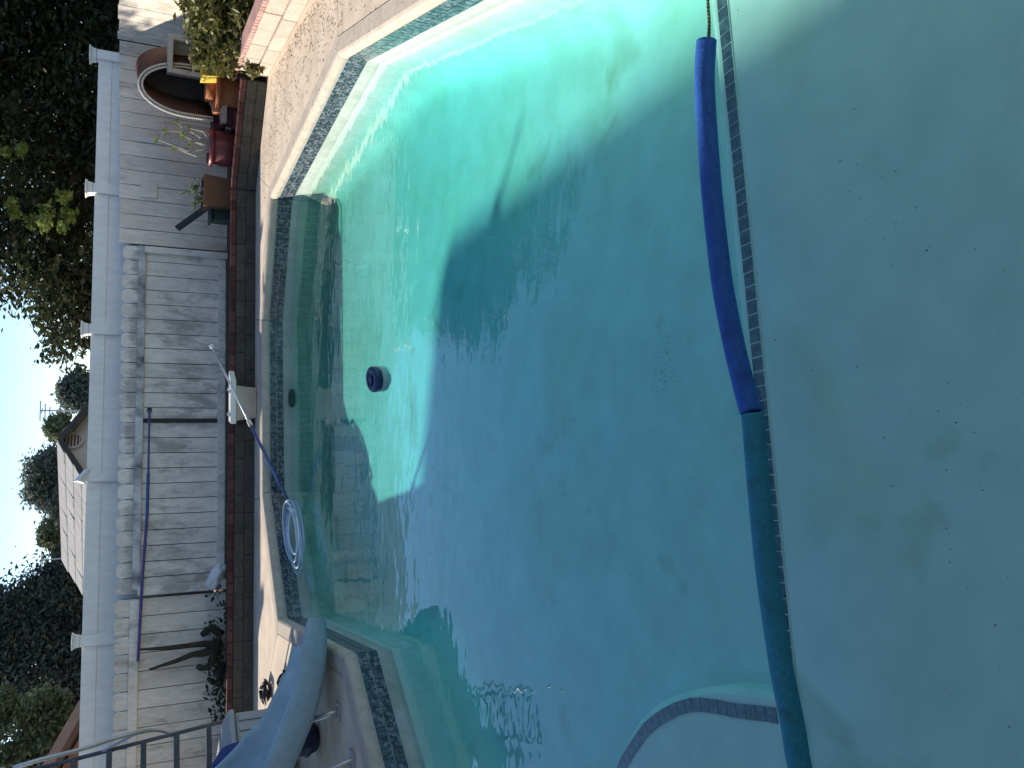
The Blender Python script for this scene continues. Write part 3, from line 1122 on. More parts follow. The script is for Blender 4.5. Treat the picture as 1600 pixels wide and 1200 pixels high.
def leaves_mesh(lobes, nleaf, size, clump=0.28, flat=0.5):
    """many leaf quads gathered in clumps over the shells of the lobes"""
    vol = np.array([(l[1][0] * l[1][1] * l[1][2]) ** 0.55 for l in lobes])
    cnt = (vol / vol.sum() * nleaf).astype(int)
    V = []
    for (c_, r_), n_ in zip(lobes, cnt):
        ncl = max(4, n_ // 45)
        d = rng.normal(size=(ncl, 3))
        d /= np.linalg.norm(d, axis=1, keepdims=True)
        rad = rng.random(ncl) ** 0.35
        cc = np.array(c_) + d * rad[:, None] * np.array(r_) * (1 + rng.normal(size=(ncl, 1)) * 0.10)
        pick = rng.integers(0, ncl, n_)
        pos = cc[pick] + rng.normal(size=(n_, 3)) * clump * np.array([1, 1, 0.8]) * np.cbrt(np.prod(r_)) * 0.55
        a = rng.normal(size=(n_, 3))
        a[:, 2] *= flat
        a /= np.linalg.norm(a, axis=1, keepdims=True)
        t = rng.normal(size=(n_, 3))
        bb_ = np.cross(a, t)
        bb_ /= np.linalg.norm(bb_, axis=1, keepdims=True)
        s = size * (0.6 + 0.8 * rng.random((n_, 1)))
        V.append(np.stack([pos - a * s, pos + bb_ * s * 0.42, pos + a * s, pos - bb_ * s * 0.42], 1))
    V = np.concatenate(V).reshape(-1, 3)
    nq = len(V) // 4
    me = bpy.data.meshes.new('crown')
    me.vertices.add(len(V))
    me.vertices.foreach_set('co', V.ravel())
    me.loops.add(nq * 4)
    me.loops.foreach_set('vertex_index', np.arange(nq * 4))
    me.polygons.add(nq)
    me.polygons.foreach_set('loop_start', np.arange(nq) * 4)
    me.polygons.foreach_set('loop_total', np.full(nq, 4))
    me.update()
    return me


def crown(root, lobes, n_, size, mtl, name='crown', clump=0.28):
    me = leaves_mesh([(tuple(Vector(c_) - root.location), r_) for c_, r_ in lobes], n_, size, clump)
    me.materials.append(mtl)
    o = bpy.data.objects.new(name, me)
    COL.objects.link(o)
    o.parent = root
    return o


def plob(px, py, Y, r, sq=(1, 1, 0.8)):
    p = at(px, py, Y=Y)
    rr = r / F * (p - Vector((0, 0, CZ))).dot(FW)
    return (p, (rr * sq[0], rr * sq[1], rr * sq[2]))


def tree(name, label, lobes, n_, size, mtl, base, group=None, limbs=5, r0=0.16, clump=0.28):
    t = thing(name, label, 'tree', base, group)
    top = sum((Vector(c_) for c_, r_ in lobes), Vector()) / len(lobes)
    bs = Vector(base)
    mid = bs.lerp(top, 0.55) + Vector((0.1, 0, 0))
    b = MB().tube([bs, bs.lerp(mid, 0.5) + Vector((0.08, 0, 0)), mid, top], [r0, r0 * 0.8, r0 * 0.62, r0 * 0.3], 9)
    child(b, 'trunk', M['bark'], t)
    lb = MB()
    for c_, r_ in lobes[:limbs + 3]:
        c_ = Vector(c_)
        m2 = mid.lerp(c_, 0.5) + Vector((0, 0, -0.1))
        lb.tube([mid, m2, c_ + Z * r_[2] * 0.4], [r0 * 0.4, r0 * 0.25, r0 * 0.08], 6)
    child(lb, 'limb', M['bark'], t)
    crown(t, lobes, n_, size, mtl, clump=clump)
    return t


V3 = Vector
big_l = [((1.0, 14, 1.95), (.85, .9, .55)), ((0.95, 14.2, 1.4), (.7, .7, .5)), ((1.9, 14.5, 2.7), (.95, 1, .8)), ((1.4, 14, 3.75), (.85, 1, .62)), ((2.7, 14.6, 4.4), (1.1, 1.2, .9)),
         ((3.6, 15, 2.2), (1.6, 1.4, 1.1)), ((3.9, 15, 5.1), (1.4, 1.4, 1.0)), ((5.2, 15.5, 3.6), (2.2, 1.6, 1.6)), ((6.8, 15.0, 3.0), (2.0, 1.5, 1.6)), ((4.4, 14.2, 1.4), (1.3, 1.0, .7)),
         ((6.2, 14.2, 1.6), (1.5, 1.0, .9)), ((2.5, 14, 1.25), (1.0, .8, .5)), ((7.8, 14.5, 4.6), (2, 1.6, 1.5)), ((5.4, 14, 1.0), (1.5, .9, .6)), ((4.2, 16.5, 2.6), (2.2, 1, 1.8)), ((6.8, 16.5, 3.2), (2.4, 1, 2.0)), ((3.0, 16, 1.6), (1.3, .8, 1.0)), ((6.5, 14.6, 5.6), (2.2, 1.6, 1.2))]
rt = tree('shade_tree', 'large dark leafy tree overhanging the fence behind the flower pots', big_l, 165000, 0.058, M['leaf_dark'], (4.3, 15.2, -1.62), r0=0.22, clump=0.34)
sprigs = [plob(85, 340, 13.2, 24), plob(25, 320, 13.3, 16), plob(100, 305, 13.2, 14), plob(25, 235, 13.4, 16), plob(50, 345, 13.3, 12)]
crown(rt, sprigs, 900, 0.055, M['leaf_bright'], 'sun_painted_sprays', 0.4)  # brighter leaf colour stands in for sun on these sprays

lt = [plob(105, 940, 38, 66), plob(45, 1000, 38, 80), plob(66, 962, 38.5, 54), plob(90, 1040, 37.5, 66), plob(-40, 1040, 38, 90), plob(100, 1110, 37.5, 50), plob(118, 905, 38, 30), plob(85, 905, 38, 22), plob(120, 1000, 37, 50), plob(20, 970, 38, 40)]
tree('shade_tree', 'big blue-dark tree at the left rising beyond the house roof', lt, 100000, 0.10, M['leaf_far'], (-13, 39, -1.62), r0=0.4, clump=0.5)
ll = [plob(50, 1120, 20, 34), plob(85, 1150, 20, 34), plob(20, 1190, 20, 34), plob(90, 1100, 20, 22), plob(5, 1110, 20, 30), plob(60, 1185, 20, 26), plob(-30, 1150, 20, 34), plob(110, 1190, 20, 22)]
tree('shade_tree', 'paler olive tree at the far left corner with sky showing through it', ll, 16000, 0.062, mat('x', (0, 0, 0)) if False else M['leaf_light'], (-8.6, 20, -1.62), r0=0.14, clump=0.4)
mt_ = [plob(70, 745, 38, 30), plob(88, 775, 38, 26), plob(92, 725, 38, 22), plob(60, 770, 38, 18), plob(100, 800, 38, 16)]
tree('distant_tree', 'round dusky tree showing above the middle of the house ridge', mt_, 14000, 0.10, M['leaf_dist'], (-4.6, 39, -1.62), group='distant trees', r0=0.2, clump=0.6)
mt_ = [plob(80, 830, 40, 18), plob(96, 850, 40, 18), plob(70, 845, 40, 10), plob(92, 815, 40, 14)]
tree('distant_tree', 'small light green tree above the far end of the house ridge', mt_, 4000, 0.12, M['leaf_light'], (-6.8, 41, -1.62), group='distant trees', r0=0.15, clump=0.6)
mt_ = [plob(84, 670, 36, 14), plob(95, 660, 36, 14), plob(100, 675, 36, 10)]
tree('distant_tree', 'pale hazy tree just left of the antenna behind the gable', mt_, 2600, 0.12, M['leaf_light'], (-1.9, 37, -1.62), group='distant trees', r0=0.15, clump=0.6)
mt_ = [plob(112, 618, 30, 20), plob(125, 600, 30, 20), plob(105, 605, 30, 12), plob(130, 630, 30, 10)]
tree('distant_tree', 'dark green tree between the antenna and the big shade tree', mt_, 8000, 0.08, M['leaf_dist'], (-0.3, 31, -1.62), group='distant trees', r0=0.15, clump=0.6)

# antennas
def antenna(px, py0, py1, Y, label, cross):
    p0, p1 = at(py1, px, Y=Y), at(py0, px, Y=Y)
    t = thing('tv_antenna', label, 'antenna', (p0.x, p0.y, -1.62))
    child(MB().tube([(p0.x, p0.y, -1.6), (p0.x, p0.y, p1.z)], 0.022, 6), 'mast', M['steel'], t)
    for q, (dz, ln) in enumerate(cross):
        c_ = Vector((p0.x, p0.y, p1.z - dz))
        child(MB().tube([c_ - Vector((ln, 0.1, 0)), c_ + Vector((ln, -0.1, 0))], 0.014, 6), 'cross_element', M['steel'], t)
    c_ = Vector((p0.x, p0.y, p1.z - 0.08))
    child(MB().tube([c_ - Vector((0.05, 0.5, 0)), c_ + Vector((0.05, 0.5, 0.05))], 0.014, 6), 'boom', M['steel'], t)


antenna(642, 62, 125, 27, 'thin rooftop antenna with cross bars beside the house gable', [(0.02, 0.28), (0.14, 0.2), (0.26, 0.12)])
antenna(872, 64, 110, 33, 'small distant antenna in front of the big left tree', [(0.02, 0.3), (0.16, 0.14)])

# bush and garden plants on the right
bush = thing('bush', 'leafy green and rust bush on the side planter', 'bush', (3.75, 8.9, 0.26))
bl = [plob(340, 40, 9.3, 55), plob(375, 75, 9.0, 38), plob(350, 0, 9.0, 60), plob(390, 30, 8.8, 40), plob(325, 75, 9.4, 32), plob(395, 95, 9.0, 22), plob(310, 15, 9.5, 32)]
crown(bush, bl, 9000, 0.042, M['leaf_bush'], 'foliage', 0.34)
st = MB()
for c_, r_ in bl:
    c_ = Vector(c_)
    st.tube([(3.75, 8.9, 0.2), (Vector((3.75, 8.9, 0.3)).lerp(c_, 0.5)), c_], [0.02, 0.014, 0.005], 6)
child(st, 'stem', M['bark'], bush)


def spike_plant(name, label, base, n_, ln, wd, mtl, up=0.7, cat='plant', spread=1.0):
    t = thing(name, label, cat, base)
    b_ = Vector(base)
    for q in range(n_):
        g_ = 2 * math.pi * q / n_ + random.uniform(-.3, .3)
        el = up + random.uniform(-0.35, 0.35)
        d = Vector((math.cos(g_) * math.cos(el) * spread, math.sin(g_) * math.cos(el) * spread, math.sin(el)))
        sd = d.cross(Z).normalized()
        l_ = ln * random.uniform(0.7, 1.1)
        nn = sd.cross(d)
        p0, p1, p2 = b_, b_ + d * l_ * 0.5, b_ + d * l_ - Z * l_ * 0.06
        mb = MB().add([p0 - sd * wd * .4, p0 + sd * wd * .4, p1 + sd * wd * .5, p1 - sd * wd * .5, p2, p0 - nn * wd * .3, p1 - nn * wd * .25],
                      [(0, 1, 2, 3), (3, 2, 4), (1, 5, 6, 2), (5, 0, 3, 6), (2, 6, 4), (6, 3, 4)])
        child(mb, 'leaf', mtl, t)
    return t


pa = at(322, 66, Y=9.95)
spike_plant('agave', 'blue-green spiky agave behind the bush beside the concrete box', (pa.x, 9.95, 0.13), 18, 0.85, 0.07, M['leaf_agave'], up=0.95)

# ------------------------------------------------------------------ things on the planter
SO = 0.13


def gp_(py, Yd, px=330):
    return at(px, py, Y=Yd).x


# brick stack that carries the arch
ax_ = gp_(158, 10.65)
stack = thing('brick_stack', 'low stack of loose dark bricks under the arched wicker niche', 'bricks', (ax_, 10.65, SO))
for lv in range(4):
    for q in range(5):
        o = MB().box((0, 0, 0), (0.19, 0.40, 0.068)).build('brick', M['brick'], stack, bevel=0.004)
        o.matrix_parent_inverse = Matrix.Identity(4)
        o.location = (-0.42 + 0.205 * q + random.uniform(-.01, .01), random.uniform(-.02, .02), 0.036 + 0.072 * lv)
        o.rotation_euler = (0, 0, random.uniform(-.05, .05))
zt = SO + 0.072 * 4
arch = thing('wicker_niche', 'arched brown wicker niche with a white braided rim and dark hollow', 'niche', (ax_, 10.65, zt))


def arch_pts(w_, h_, n_=26):
    r = []
    for q in range(n_ + 1):
        g_ = math.pi * q / n_
        r.append((w_ * math.cos(g_) * (1.0 if True else 1), h_ * math.sin(g_) ** 0.8))
    return r


W_, H_ = 0.285, 0.80
ap = [(W_, 0.0), (W_ * 1.0, 0.22)] + [(W_ * math.cos(g_), 0.30 + (H_ - 0.30) * math.sin(g_)) for g_ in np.linspace(0.05, math.pi - 0.05, 22)] + [(-W_, 0.22), (-W_, 0.0)]
apv = [Vector((ax_ + u_, 10.42, zt + v_)) for u_, v_ in ap]
b = MB()
kk = len(apv)
back_ = Vector((0.30, 0.30, 0.03))
b.add(apv + [q + back_ for q in apv], [(i, i + 1, kk + i + 1, kk + i) for i in range(kk - 1)])
shell = child(b, 'wicker_shell', M['wicker'], arch, smooth=True)
so2 = shell.modifiers.new('solid', 'SOLIDIFY')
so2.thickness = 0.02
b = MB().add([q + back_ * 0.96 for q in apv], [tuple(range(kk))])
child(b, 'back_panel', M['gap'], arch)  # shade of the hollow put into the panel's dark colour
b = MB()
for (q, d) in along([tuple(v) for v in apv], 0.024):
    for sgn in (-1, 1):
        e = d.cross(Vector((0, 1, 0))).normalized() * (0.017 * sgn)
        c_ = Vector(q) + e + Vector((0, -0.012, 0))
        b.lathe([(0.004, -0.014), (0.015, -0.006), (0.015, 0.006), (0.004, 0.014)], c_, 6, (d, Vector((0, 1, 0)), e.normalized()))
child(b, 'braided_rim', M['braid'], arch, kind='stuff')

# concrete box
cx = gp_(97, 10.45)
cb = thing('concrete_box', 'square cream concrete box standing open-side-out beside the wicker niche', 'box', (cx, 10.45, SO))
ex, ey = Vector((0.97, -0.22, 0)).normalized(), Vector((0.22, 0.97, 0)).normalized()
c0_ = Vector((cx, 10.45, 0))
zb, zt2 = 0.47, 0.94
wB, tB, dB = 0.42, 0.055, 0.32
for nm, off, sz in (('bottom_side', Z * (zb + tB / 2), (wB, dB, tB)), ('top_side', Z * (zt2 - tB / 2), (wB, dB, tB)),
                    ('left_side', -ex * (wB / 2 - tB / 2) + Z * ((zb + zt2) / 2), (tB, dB, zt2 - zb - 2 * tB)), ('right_side', ex * (wB / 2 - tB / 2) + Z * ((zb + zt2) / 2), (tB, dB, zt2 - zb - 2 * tB)),
                    ('back_side', ey * (dB / 2 - 0.02) + Z * ((zb + zt2) / 2), (wB - 2 * tB, 0.03, zt2 - zb - 2 * tB))):
    child(MB().box(c0_ + off, sz, (ex, ey, Z)), nm, M['concrete'], cb, bevel=0.005)
child(MB().box(c0_ + Z * ((SO + zb) / 2), (0.36, 0.28, zb - SO - 0.002), (ex, ey, Z)), 'foot_block', M['block'], cb, bevel=0.006)
stk = MB().tube([c0_ - ex * 0.1 + Z * (zb + tB + 0.03) - ey * 0.03, c0_ + ex * 0.12 + Z * (zb + tB + 0.16) - ey * 0.02], 0.022, 8).build('clay_stick', M['terra'])
tag(stk, 'small pinkish clay stick lying inside the concrete box', 'stick')


def pot(name, label, cat, c_, prof, mtl, n_=28, soil=None, rot=None):
    t = thing(name, label, cat, tuple(c_))
    child(MB().lathe(prof, c_, n_, close=False), 'body', mtl, t, smooth=True)
    if soil:
        child(MB().lathe([(soil[0], soil[1]), (0.001, soil[1] + 0.01)], c_, n_, close=False), 'soil', M['soil'], t)
    return t


px_ = gp_(142, 9.98, 350)
op = pot('flower_pot', 'wide orange terracotta pot at the planter rim below the wicker niche', 'pot', (px_, 10.06, SO),
         [(0.16, 0), (0.19, 0.05), (0.215, 0.2), (0.225, 0.27), (0.245, 0.275), (0.245, 0.325), (0.22, 0.325), (0.21, 0.26), (0.0, 0.25)], M['terra'])
px2 = gp_(228, 10.0, 345)
mp_ = pot('flower_pot', 'round dark red glazed pot holding grey-stemmed succulents', 'pot', (px2, 10.12, SO),
          [(0.12, 0), (0.16, 0.04), (0.195, 0.14), (0.2, 0.22), (0.185, 0.30), (0.185, 0.315), (0.215, 0.32), (0.215, 0.37), (0.19, 0.37), (0.18, 0.30), (0.0, 0.29)], M['maroon'])
px3 = gp_(296, 10.1, 335)
bp_ = thing('flower_pot', 'square brown pot with a pale variegated plant in front of the fence', 'pot', (px3, 10.35, SO))
b = MB()
q1 = [(-.15, -.15), (.15, -.15), (.15, .15), (-.15, .15)]
b.add([(px3 + a, 10.35 + c_, SO) for a, c_ in q1] + [(px3 + a * 1.22, 10.35 + c_ * 1.22, SO + .40) for a, c_ in q1] + [(px3 + a * 1.08, 10.35 + c_ * 1.08, SO + .40) for a, c_ in q1] + [(px3 + a, 10.35 + c_, SO + .34) for a, c_ in q1],
      [(3, 2, 1, 0)] + [(i, (i + 1) % 4, 4 + (i + 1) % 4, 4 + i) for i in range(4)] + [(4 + i, 4 + (i + 1) % 4, 8 + (i + 1) % 4, 8 + i) for i in range(4)] + [(8 + i, 8 + (i + 1) % 4, 12 + (i + 1) % 4, 12 + i) for i in range(4)] + [(12, 13, 14, 15)])
child(b, 'body', M['brown'], bp_)
for nm, py, pxx, Yd, lab, ht in (('flower_pot', 133, 318, 10.22, 'small terracotta pot behind the wide orange pot', 0.17),):
    xx = gp_(py, Yd, pxx)
    t = pot(nm, lab, 'pot', (xx, 10.32, SO), [(0.11, 0), (0.13, 0.30), (0.15, 0.30), (0.15, 0.40), (0.13, 0.40), (0.12, 0.34), (0.0, 0.33)], M['terra'], 20)
# yellow tub
xx = gp_(103, 9.95, 318)
ya = thing('yellow_tub', 'bright yellow plastic tub wedged under the bush', 'tub', (xx, 9.92, SO))
child(MB().box((xx, 9.92, SO + 0.12), (0.24, 0.2, 0.238)), 'base_block', M['brick'], ya, bevel=0.006)
cyy = Vector((xx, 9.92, SO + 0.24))
b = MB()
lo = [(-.13, -.11), (.13, -.11), (.13, .11), (-.13, .11)]
b.add([cyy + V3((a, c_, 0)) for a, c_ in lo] + [cyy + V3((a * 1.25, c_ * 1.25, .24)) for a, c_ in lo] + [cyy + V3((a * 1.15, c_ * 1.15, .24)) for a, c_ in lo] + [cyy + V3((a * .9, c_ * .9, .03)) for a, c_ in lo],
      [(3, 2, 1, 0)] + [(i, (i + 1) % 4, 4 + (i + 1) % 4, 4 + i) for i in range(4)] + [(4 + i, 4 + (i + 1) % 4, 8 + (i + 1) % 4, 8 + i) for i in range(4)] + [(8 + i, 8 + (i + 1) % 4, 12 + (i + 1) % 4, 12 + i) for i in range(4)] + [(12, 13, 14, 15)])
child(b, 'body', M['yellow'], ya, bevel=0.008)

# succulents in the maroon pot and the pale plant in the brown pot


def stem_leaf(name, label, base, tips, mtl, sm, lsz=0.05, nl=9, bend=0.1):
    t = thing(name, label, 'plant', tuple(base))
    for tp in tips:
        b0, tp = Vector(base), Vector(tp)
        md = b0.lerp(tp, 0.55) + Vector((random.uniform(-bend, bend), random.uniform(-.05, .05), -0.02))
        child(MB().tube([b0, md, tp], [0.016, 0.014, 0.008], 7), 'stem', sm, t)
        lf = MB()
        for q in range(nl):
            g_ = 2 * math.pi * q / nl + random.uniform(-.3, .3)
            el = random.uniform(-0.2, 1.0)
            d = Vector((math.cos(g_) * math.cos(el), math.sin(g_) * math.cos(el), math.sin(el)))
            s_ = d.cross(Z).normalized() * lsz * 0.28
            e = tp + d * lsz * random.uniform(1.2, 2.2)
            lf.add([tp, tp.lerp(e, .5) + s_, e, tp.lerp(e, .5) - s_, tp.lerp(e, .5) + Z * 0.008], [(0, 1, 4), (1, 2, 4), (2, 3, 4), (3, 0, 4)])
        child(lf, 'leaf_tuft', mtl, t)
    return t


bs = Vector((px2, 10.12, SO + 0.28))
stem_leaf('succulent', 'grey-stemmed succulent with pale green leaf tufts in the dark red pot', bs,
          [at(x_, y_, Y=10.2) for x_, y_ in ((248, 218), (262, 205), (278, 192), (288, 212), (275, 232), (296, 200), (300, 225))], M['leaf_bright'], M['graystem'], 0.045)
bs = Vector((px3, 10.35, SO + 0.33))
stem_leaf('potted_plant', 'pale yellow-green broad leaved plant in the square brown pot', bs,
          [at(x_, y_, Y=10.4) for x_, y_ in ((298, 297), (306, 305), (312, 290), (318, 310), (310, 318))], M['leaf_bright'], M['graystem'], 0.075, 7)
# slanted dark board, green tub, brick pile, trellis
p1, p2 = at(277, 357, Y=11.1), at(326, 322, Y=10.6)
d = (p2 - p1).normalized()
p2 = p1 + d * ((p1.z - SO) / -d.z)
o = MB().box((p1 + p2) / 2, ((p2 - p1).length, 0.03, 0.075), (d, d.cross(Vector((0, 1, 0.3))).cross(d).normalized(), d.cross(Vector((0, 1, 0.3))).normalized())).build('dark_plank', M['gap'], bevel=0.004)
tag(o, 'dark plank leaning diagonally against the cream fence', 'plank')
xx = gp_(331, 10.5, 340)
b = MB()
gt = thing('green_tub', 'dark green plastic trough beside the square brown pot', 'tub', (xx, 10.5, SO))
child(MB().box((xx, 10.5, SO + 0.14), (0.26, 0.24, 0.28)), 'body', M['darkgreen'], gt, bevel=0.02)
child(MB().box((xx, 10.5, SO + 0.295), (0.30, 0.28, 0.03)), 'rim', M['darkgreen'], gt, bevel=0.008)
xx = gp_(183, 10.0, 350)
bk = thing('brick_stack', 'dark loose bricks piled between the orange and the dark red pot', 'bricks', (xx, 10.05, SO))
for lv in range(4):
    for q in range(2):
        o = MB().box((0, 0, 0), (0.2, 0.1, 0.06)).build('brick', M['brick'] if (lv + q) % 3 else M['pinkblock'], bk, bevel=0.004)
        o.matrix_parent_inverse = Matrix.Identity(4)
        o.location = (random.uniform(-.03, .03), -0.06 + 0.115 * q, 0.032 + 0.064 * lv)
        o.rotation_euler = (0, 0, random.uniform(-.2, .2))
# wooden trellis frame behind the succulents
pA, pB = at(250, 187, Y=11.0), at(250, 212, Y=11.0)
tr_ = thing('plant_frame', 'thin white wooden frame standing behind the succulents', 'frame', (pA.x, 11.1, SO))
for q in (pA, pB):
    child(MB().box((q.x, 11.1, (SO + q.z) / 2), (0.03, 0.03, q.z - SO)), 'upright', M['cream'], tr_)
child(MB().box(((pA.x + pB.x) / 2, 11.075, pA.z - 0.03), (abs(pA.x - pB.x) + 0.04, 0.018, 0.03)), 'crossbar', M['cream'], tr_)

# dead cactus at the left, plastic bag
cact = thing('dead_cactus', 'dried cactus with long drooping dark arms lying against the pale fence', 'cactus', tuple(fpt(fs(1020), SO, 0.4)))


def fline(pts, out=0.05):
    return [on_fence(x_, y_) + FN * out for x_, y_ in pts]


for pts, r in (([(345, 1000), (330, 1005), (318, 1003), (290, 1006), (255, 1010), (218, 1012)], [.05, .05, .04, .028, .024, .014]),
               ([(345, 1010), (325, 1015), (312, 1018), (298, 1020), (270, 1031), (232, 1043)], [.05, .05, .045, .035, .026, .012]),
               ([(345, 1020), (330, 1030), (322, 1040), (312, 1041), (306, 1037)], [.05, .05, .04, .035, .03]),
               ([(345, 990), (328, 978), (320, 985), (312, 990)], [.05, .05, .045, .03]),
               ([(345, 1030), (340, 1070), (330, 1062), (322, 1056)], [.05, .045, .035, .02])):
    child(MB().tube(fline(pts, 0.16), r, 8), 'arm', M['cactus'], cact, smooth=True)
cr_ = [((fpt(fs(y_), 0.22, 0.55)), (0.22, 0.3, 0.14)) for y_ in (960, 985, 1010, 1035, 1060, 1085, 1100)]
crown(cact, cr_, 420, 0.035, M['leaf_dark'], 'dry_tangle', 0.5)['kind'] = 'stuff'
bc = at(338, 900, Y=10.3)
bm = bmesh.new()
bmesh.ops.create_icosphere(bm, subdivisions=4, radius=1)
for v in bm.verts:
    n_ = math.sin(v.co.x * 4 + 1) * math.cos(v.co.z * 5) * 0.12 + abs(math.sin(v.co.y * 6 + v.co.x * 3 + v.co.z * 2)) * 0.10
    v.co *= 1 + n_
    v.co = Vector((v.co.x * 0.15, v.co.y * 0.09, v.co.z * 0.075))
me = bpy.data.meshes.new('plastic_bag')
bm.to_mesh(me)
bm.free()
me.materials.append(M['bag'])
me.polygons.foreach_set('use_smooth', [True] * len(me.polygons))
o = bpy.data.objects.new('plastic_bag', me)
COL.objects.link(o)
o.location = (bc.x, 10.3, bc.z)
o.rotation_euler = (0, 0.5, 0.1)
tag(o, 'crumpled white plastic bag lying at the foot of the grey fence', 'bag')

# ------------------------------------------------------------------ poles
C0, p_end = at(412, 705, Y=8.91), at(462, 806, Y=8.50)
p_top = C0 + (C0 - p_end) * 1.78
pole = thing('telescopic_pole', 'long blue telescopic pole slanting from the planter rim into the pool', 'pole', tuple(p_end))
Lp = p_end - p_top
t1 = 0.47
child(MB().tube([p_top, p_top + Lp * t1], 0.013, 10), 'inner_tube', M['alu'], pole, smooth=True)
child(MB().tube([p_top + Lp * t1, p_end], 0.016, 10), 'outer_tube', M['pole'], pole, smooth=True)
child(MB().tube([p_top + Lp * (t1 - 0.008), p_top + Lp * (t1 + 0.022)], 0.023, 10), 'clamp', M['cream'], pole)
child(MB().tube([p_top, p_top + Lp * 0.018], 0.024, 10), 'end_plug', M['float_white'], pole)
wp_ = thing('telescopic_pole', 'violet-blue pole hanging level along the top rail of the fence', 'pole', tuple(on_fence(228, 810) + FN * 0.12))
q = [on_fence(x_, y_) + FN * 0.13 for x_, y_ in ((233, 642), (231, 740), (229, 808), (222, 900), (215, 1031))]
child(MB().tube(q[:3], 0.012, 8), 'thin_tube', M['purple'], wp_)
child(MB().tube([q[1], q[2]], 0.019, 8), 'sleeve', M['pole'], wp_)
child(MB().tube(q[2:], 0.017, 8), 'thick_tube', M['purple'], wp_)
for i_ in (0, 2):
    hk = child(MB().box(q[i_] - FN * 0.05, (0.04, 0.10, 0.05), (FD, FN, Z)), 'hook', M['whitepaint'] if i_ else M['gap'], wp_, bevel=0.004)

# vacuum hose coil floating
hc = (at(470, 860, z=WATER))
pts = []
for q in range(260):
    g_ = q / 260 * 2 * math.pi * 6.5
    lp = q / 40
    r = 0.32 + 0.08 * math.sin(lp * 2.3) + 0.02 * math.sin(g_ * 2.3)
    u_ = math.cos(g_) * r + 0.06 * math.sin(lp * 1.9)
    v_ = math.sin(g_) * r * 0.52 + 0.06 * math.cos(lp * 1.4)
    pts.append(Vector((-1.50, 8.16, WATER + 0.10)) + Vector((-.70, -.71, 0)) * u_ + Vector((.52, -.52, -.20)) * v_ + Vector((0.3, -0.3, 0.6)) * (0.012 * lp + 0.02 * math.sin(g_ + lp * 2)))
tail = [at(480, 890, z=WATER + 0.01), at(486, 918, z=WATER + 0.005), at(487, 935, z=WATER - 0.02)]
co_ = MB().tube(pts, 0.0095, 7).tube(tail, 0.0095, 7).build('vacuum_hose', M['hose'], smooth=True)
tag(co_, 'pale blue vacuum hose coiled on the water at the far left of the pool', 'hose')

# ------------------------------------------------------------------ diving stub
sc_ = at(405, 632, z=0)
ds = thing('diving_stand', 'low cream diving board stand with white top plate at the far pool edge', 'stand', (sc_.x, sc_.y, 0))
ux = Vector((0.98, 0.17, 0)).normalized()
uy = Vector((-0.17, 0.98, 0))
c_ = Vector((-0.27, 9.45, 0))
b = MB()
lo = [(-.17, -.07), (.15, -.07), (.15, .07), (-.17, .07)]
hi = [(-.20, -.09), (.17, -.09), (.17, .07), (-.20, .07)]
b.add([c_ + ux * a + uy * e for a, e in lo] + [c_ + ux * a + uy * e + Z * .22 for a, e in hi], [(3, 2, 1, 0), (4, 5, 6, 7)] + [(i, (i + 1) % 4, 4 + (i + 1) % 4, 4 + i) for i in range(4)])
child(b, 'pedestal', M['coping'], ds, bevel=0.01)
pl = [(-.25, -.10), (.22, -.10), (.36, .08), (-.20, .08)]
b = MB()
b.add([c_ + ux * a + uy * e + Z * .222 for a, e in pl] + [c_ + ux * a + uy * e + Z * .28 for a, e in pl], [(3, 2, 1, 0), (4, 5, 6, 7)] + [(i, (i + 1) % 4, 4 + (i + 1) % 4, 4 + i) for i in range(4)])
child(b, 'top_plate', M['float_white'], ds, bevel=0.006)
for a, e in ((-.15, -.06), (.1, -.06), (-.12, .05), (.15, .05)):
    child(MB().lathe([(.022, 0), (.022, .012), (.010, .02)], c_ + ux * a + uy * e + Z * .28, 8), 'bolt', M['steel'], ds)

# ------------------------------------------------------------------ chlorine floater
fc = at(592, 592, z=WATER)
cf = thing('chlorine_floater', 'round navy and white chlorine floater drifting on the sunlit water', 'floater', tuple(fc))
tl_ = Matrix.Rotation(0.15, 3, 'X') @ Matrix.Rotation(-0.1, 3, 'Y')
axs = tuple(tl_ @ V3(a) for a in ((1, 0, 0), (0, 1, 0), (0, 0, 1)))
child(MB().lathe([(.06, .005), (.085, .008), (.093, .02), (.093, .052), (.085, .062), (.055, .066), (.05, .055), (.0, .05)], fc, 32, axs), 'cap', M['float_blue'], cf, smooth=True)
child(MB().lathe([(.05, -.075), (.055, -.05), (.088, -.045), (.092, -.03), (.092, .003), (.08, .006)], fc, 32, axs), 'float_ring', M['float_white'], cf, smooth=True)
child(MB().lathe([(.03, .05), (.03, .068), (.02, .073), (.0, .073)], fc, 16, axs), 'knob', M['float_blue'], cf)

# ------------------------------------------------------------------ foam noodles on a rope
def smooth_path(p, n_=60):
    p = [Vector(q) for q in p]
    out_ = []
    for i in range(len(p) - 1):
        p0, p1, p2, p3 = p[max(i - 1, 0)], p[i], p[i + 1], p[min(i + 2, len(p) - 1)]
        for q in range(10):
            t = q / 10
            out_.append(0.5 * ((2 * p1) + (p2 - p0) * t + (2 * p0 - 5 * p1 + 4 * p2 - p3) * t * t + (3 * p1 - p0 - 3 * p2 + p3) * t ** 3))
    out_.append(p[-1])
    return out_


ZN = -0.30 + 0.006
NB = smooth_path([at(x_, y_, z=ZN) for x_, y_ in ((1104, 64), (1101, 110), (1102, 160), (1108, 250), (1115, 330), (1128, 440), (1145, 530), (1159, 590), (1173, 643))])
NG = smooth_path([at(x_, y_, z=ZN) for x_, y_ in ((1176, 648), (1182, 720), (1189, 800), (1197, 880), (1208, 960), (1222, 1050), (1238, 1130), (1252, 1210), (1285, 1330))])


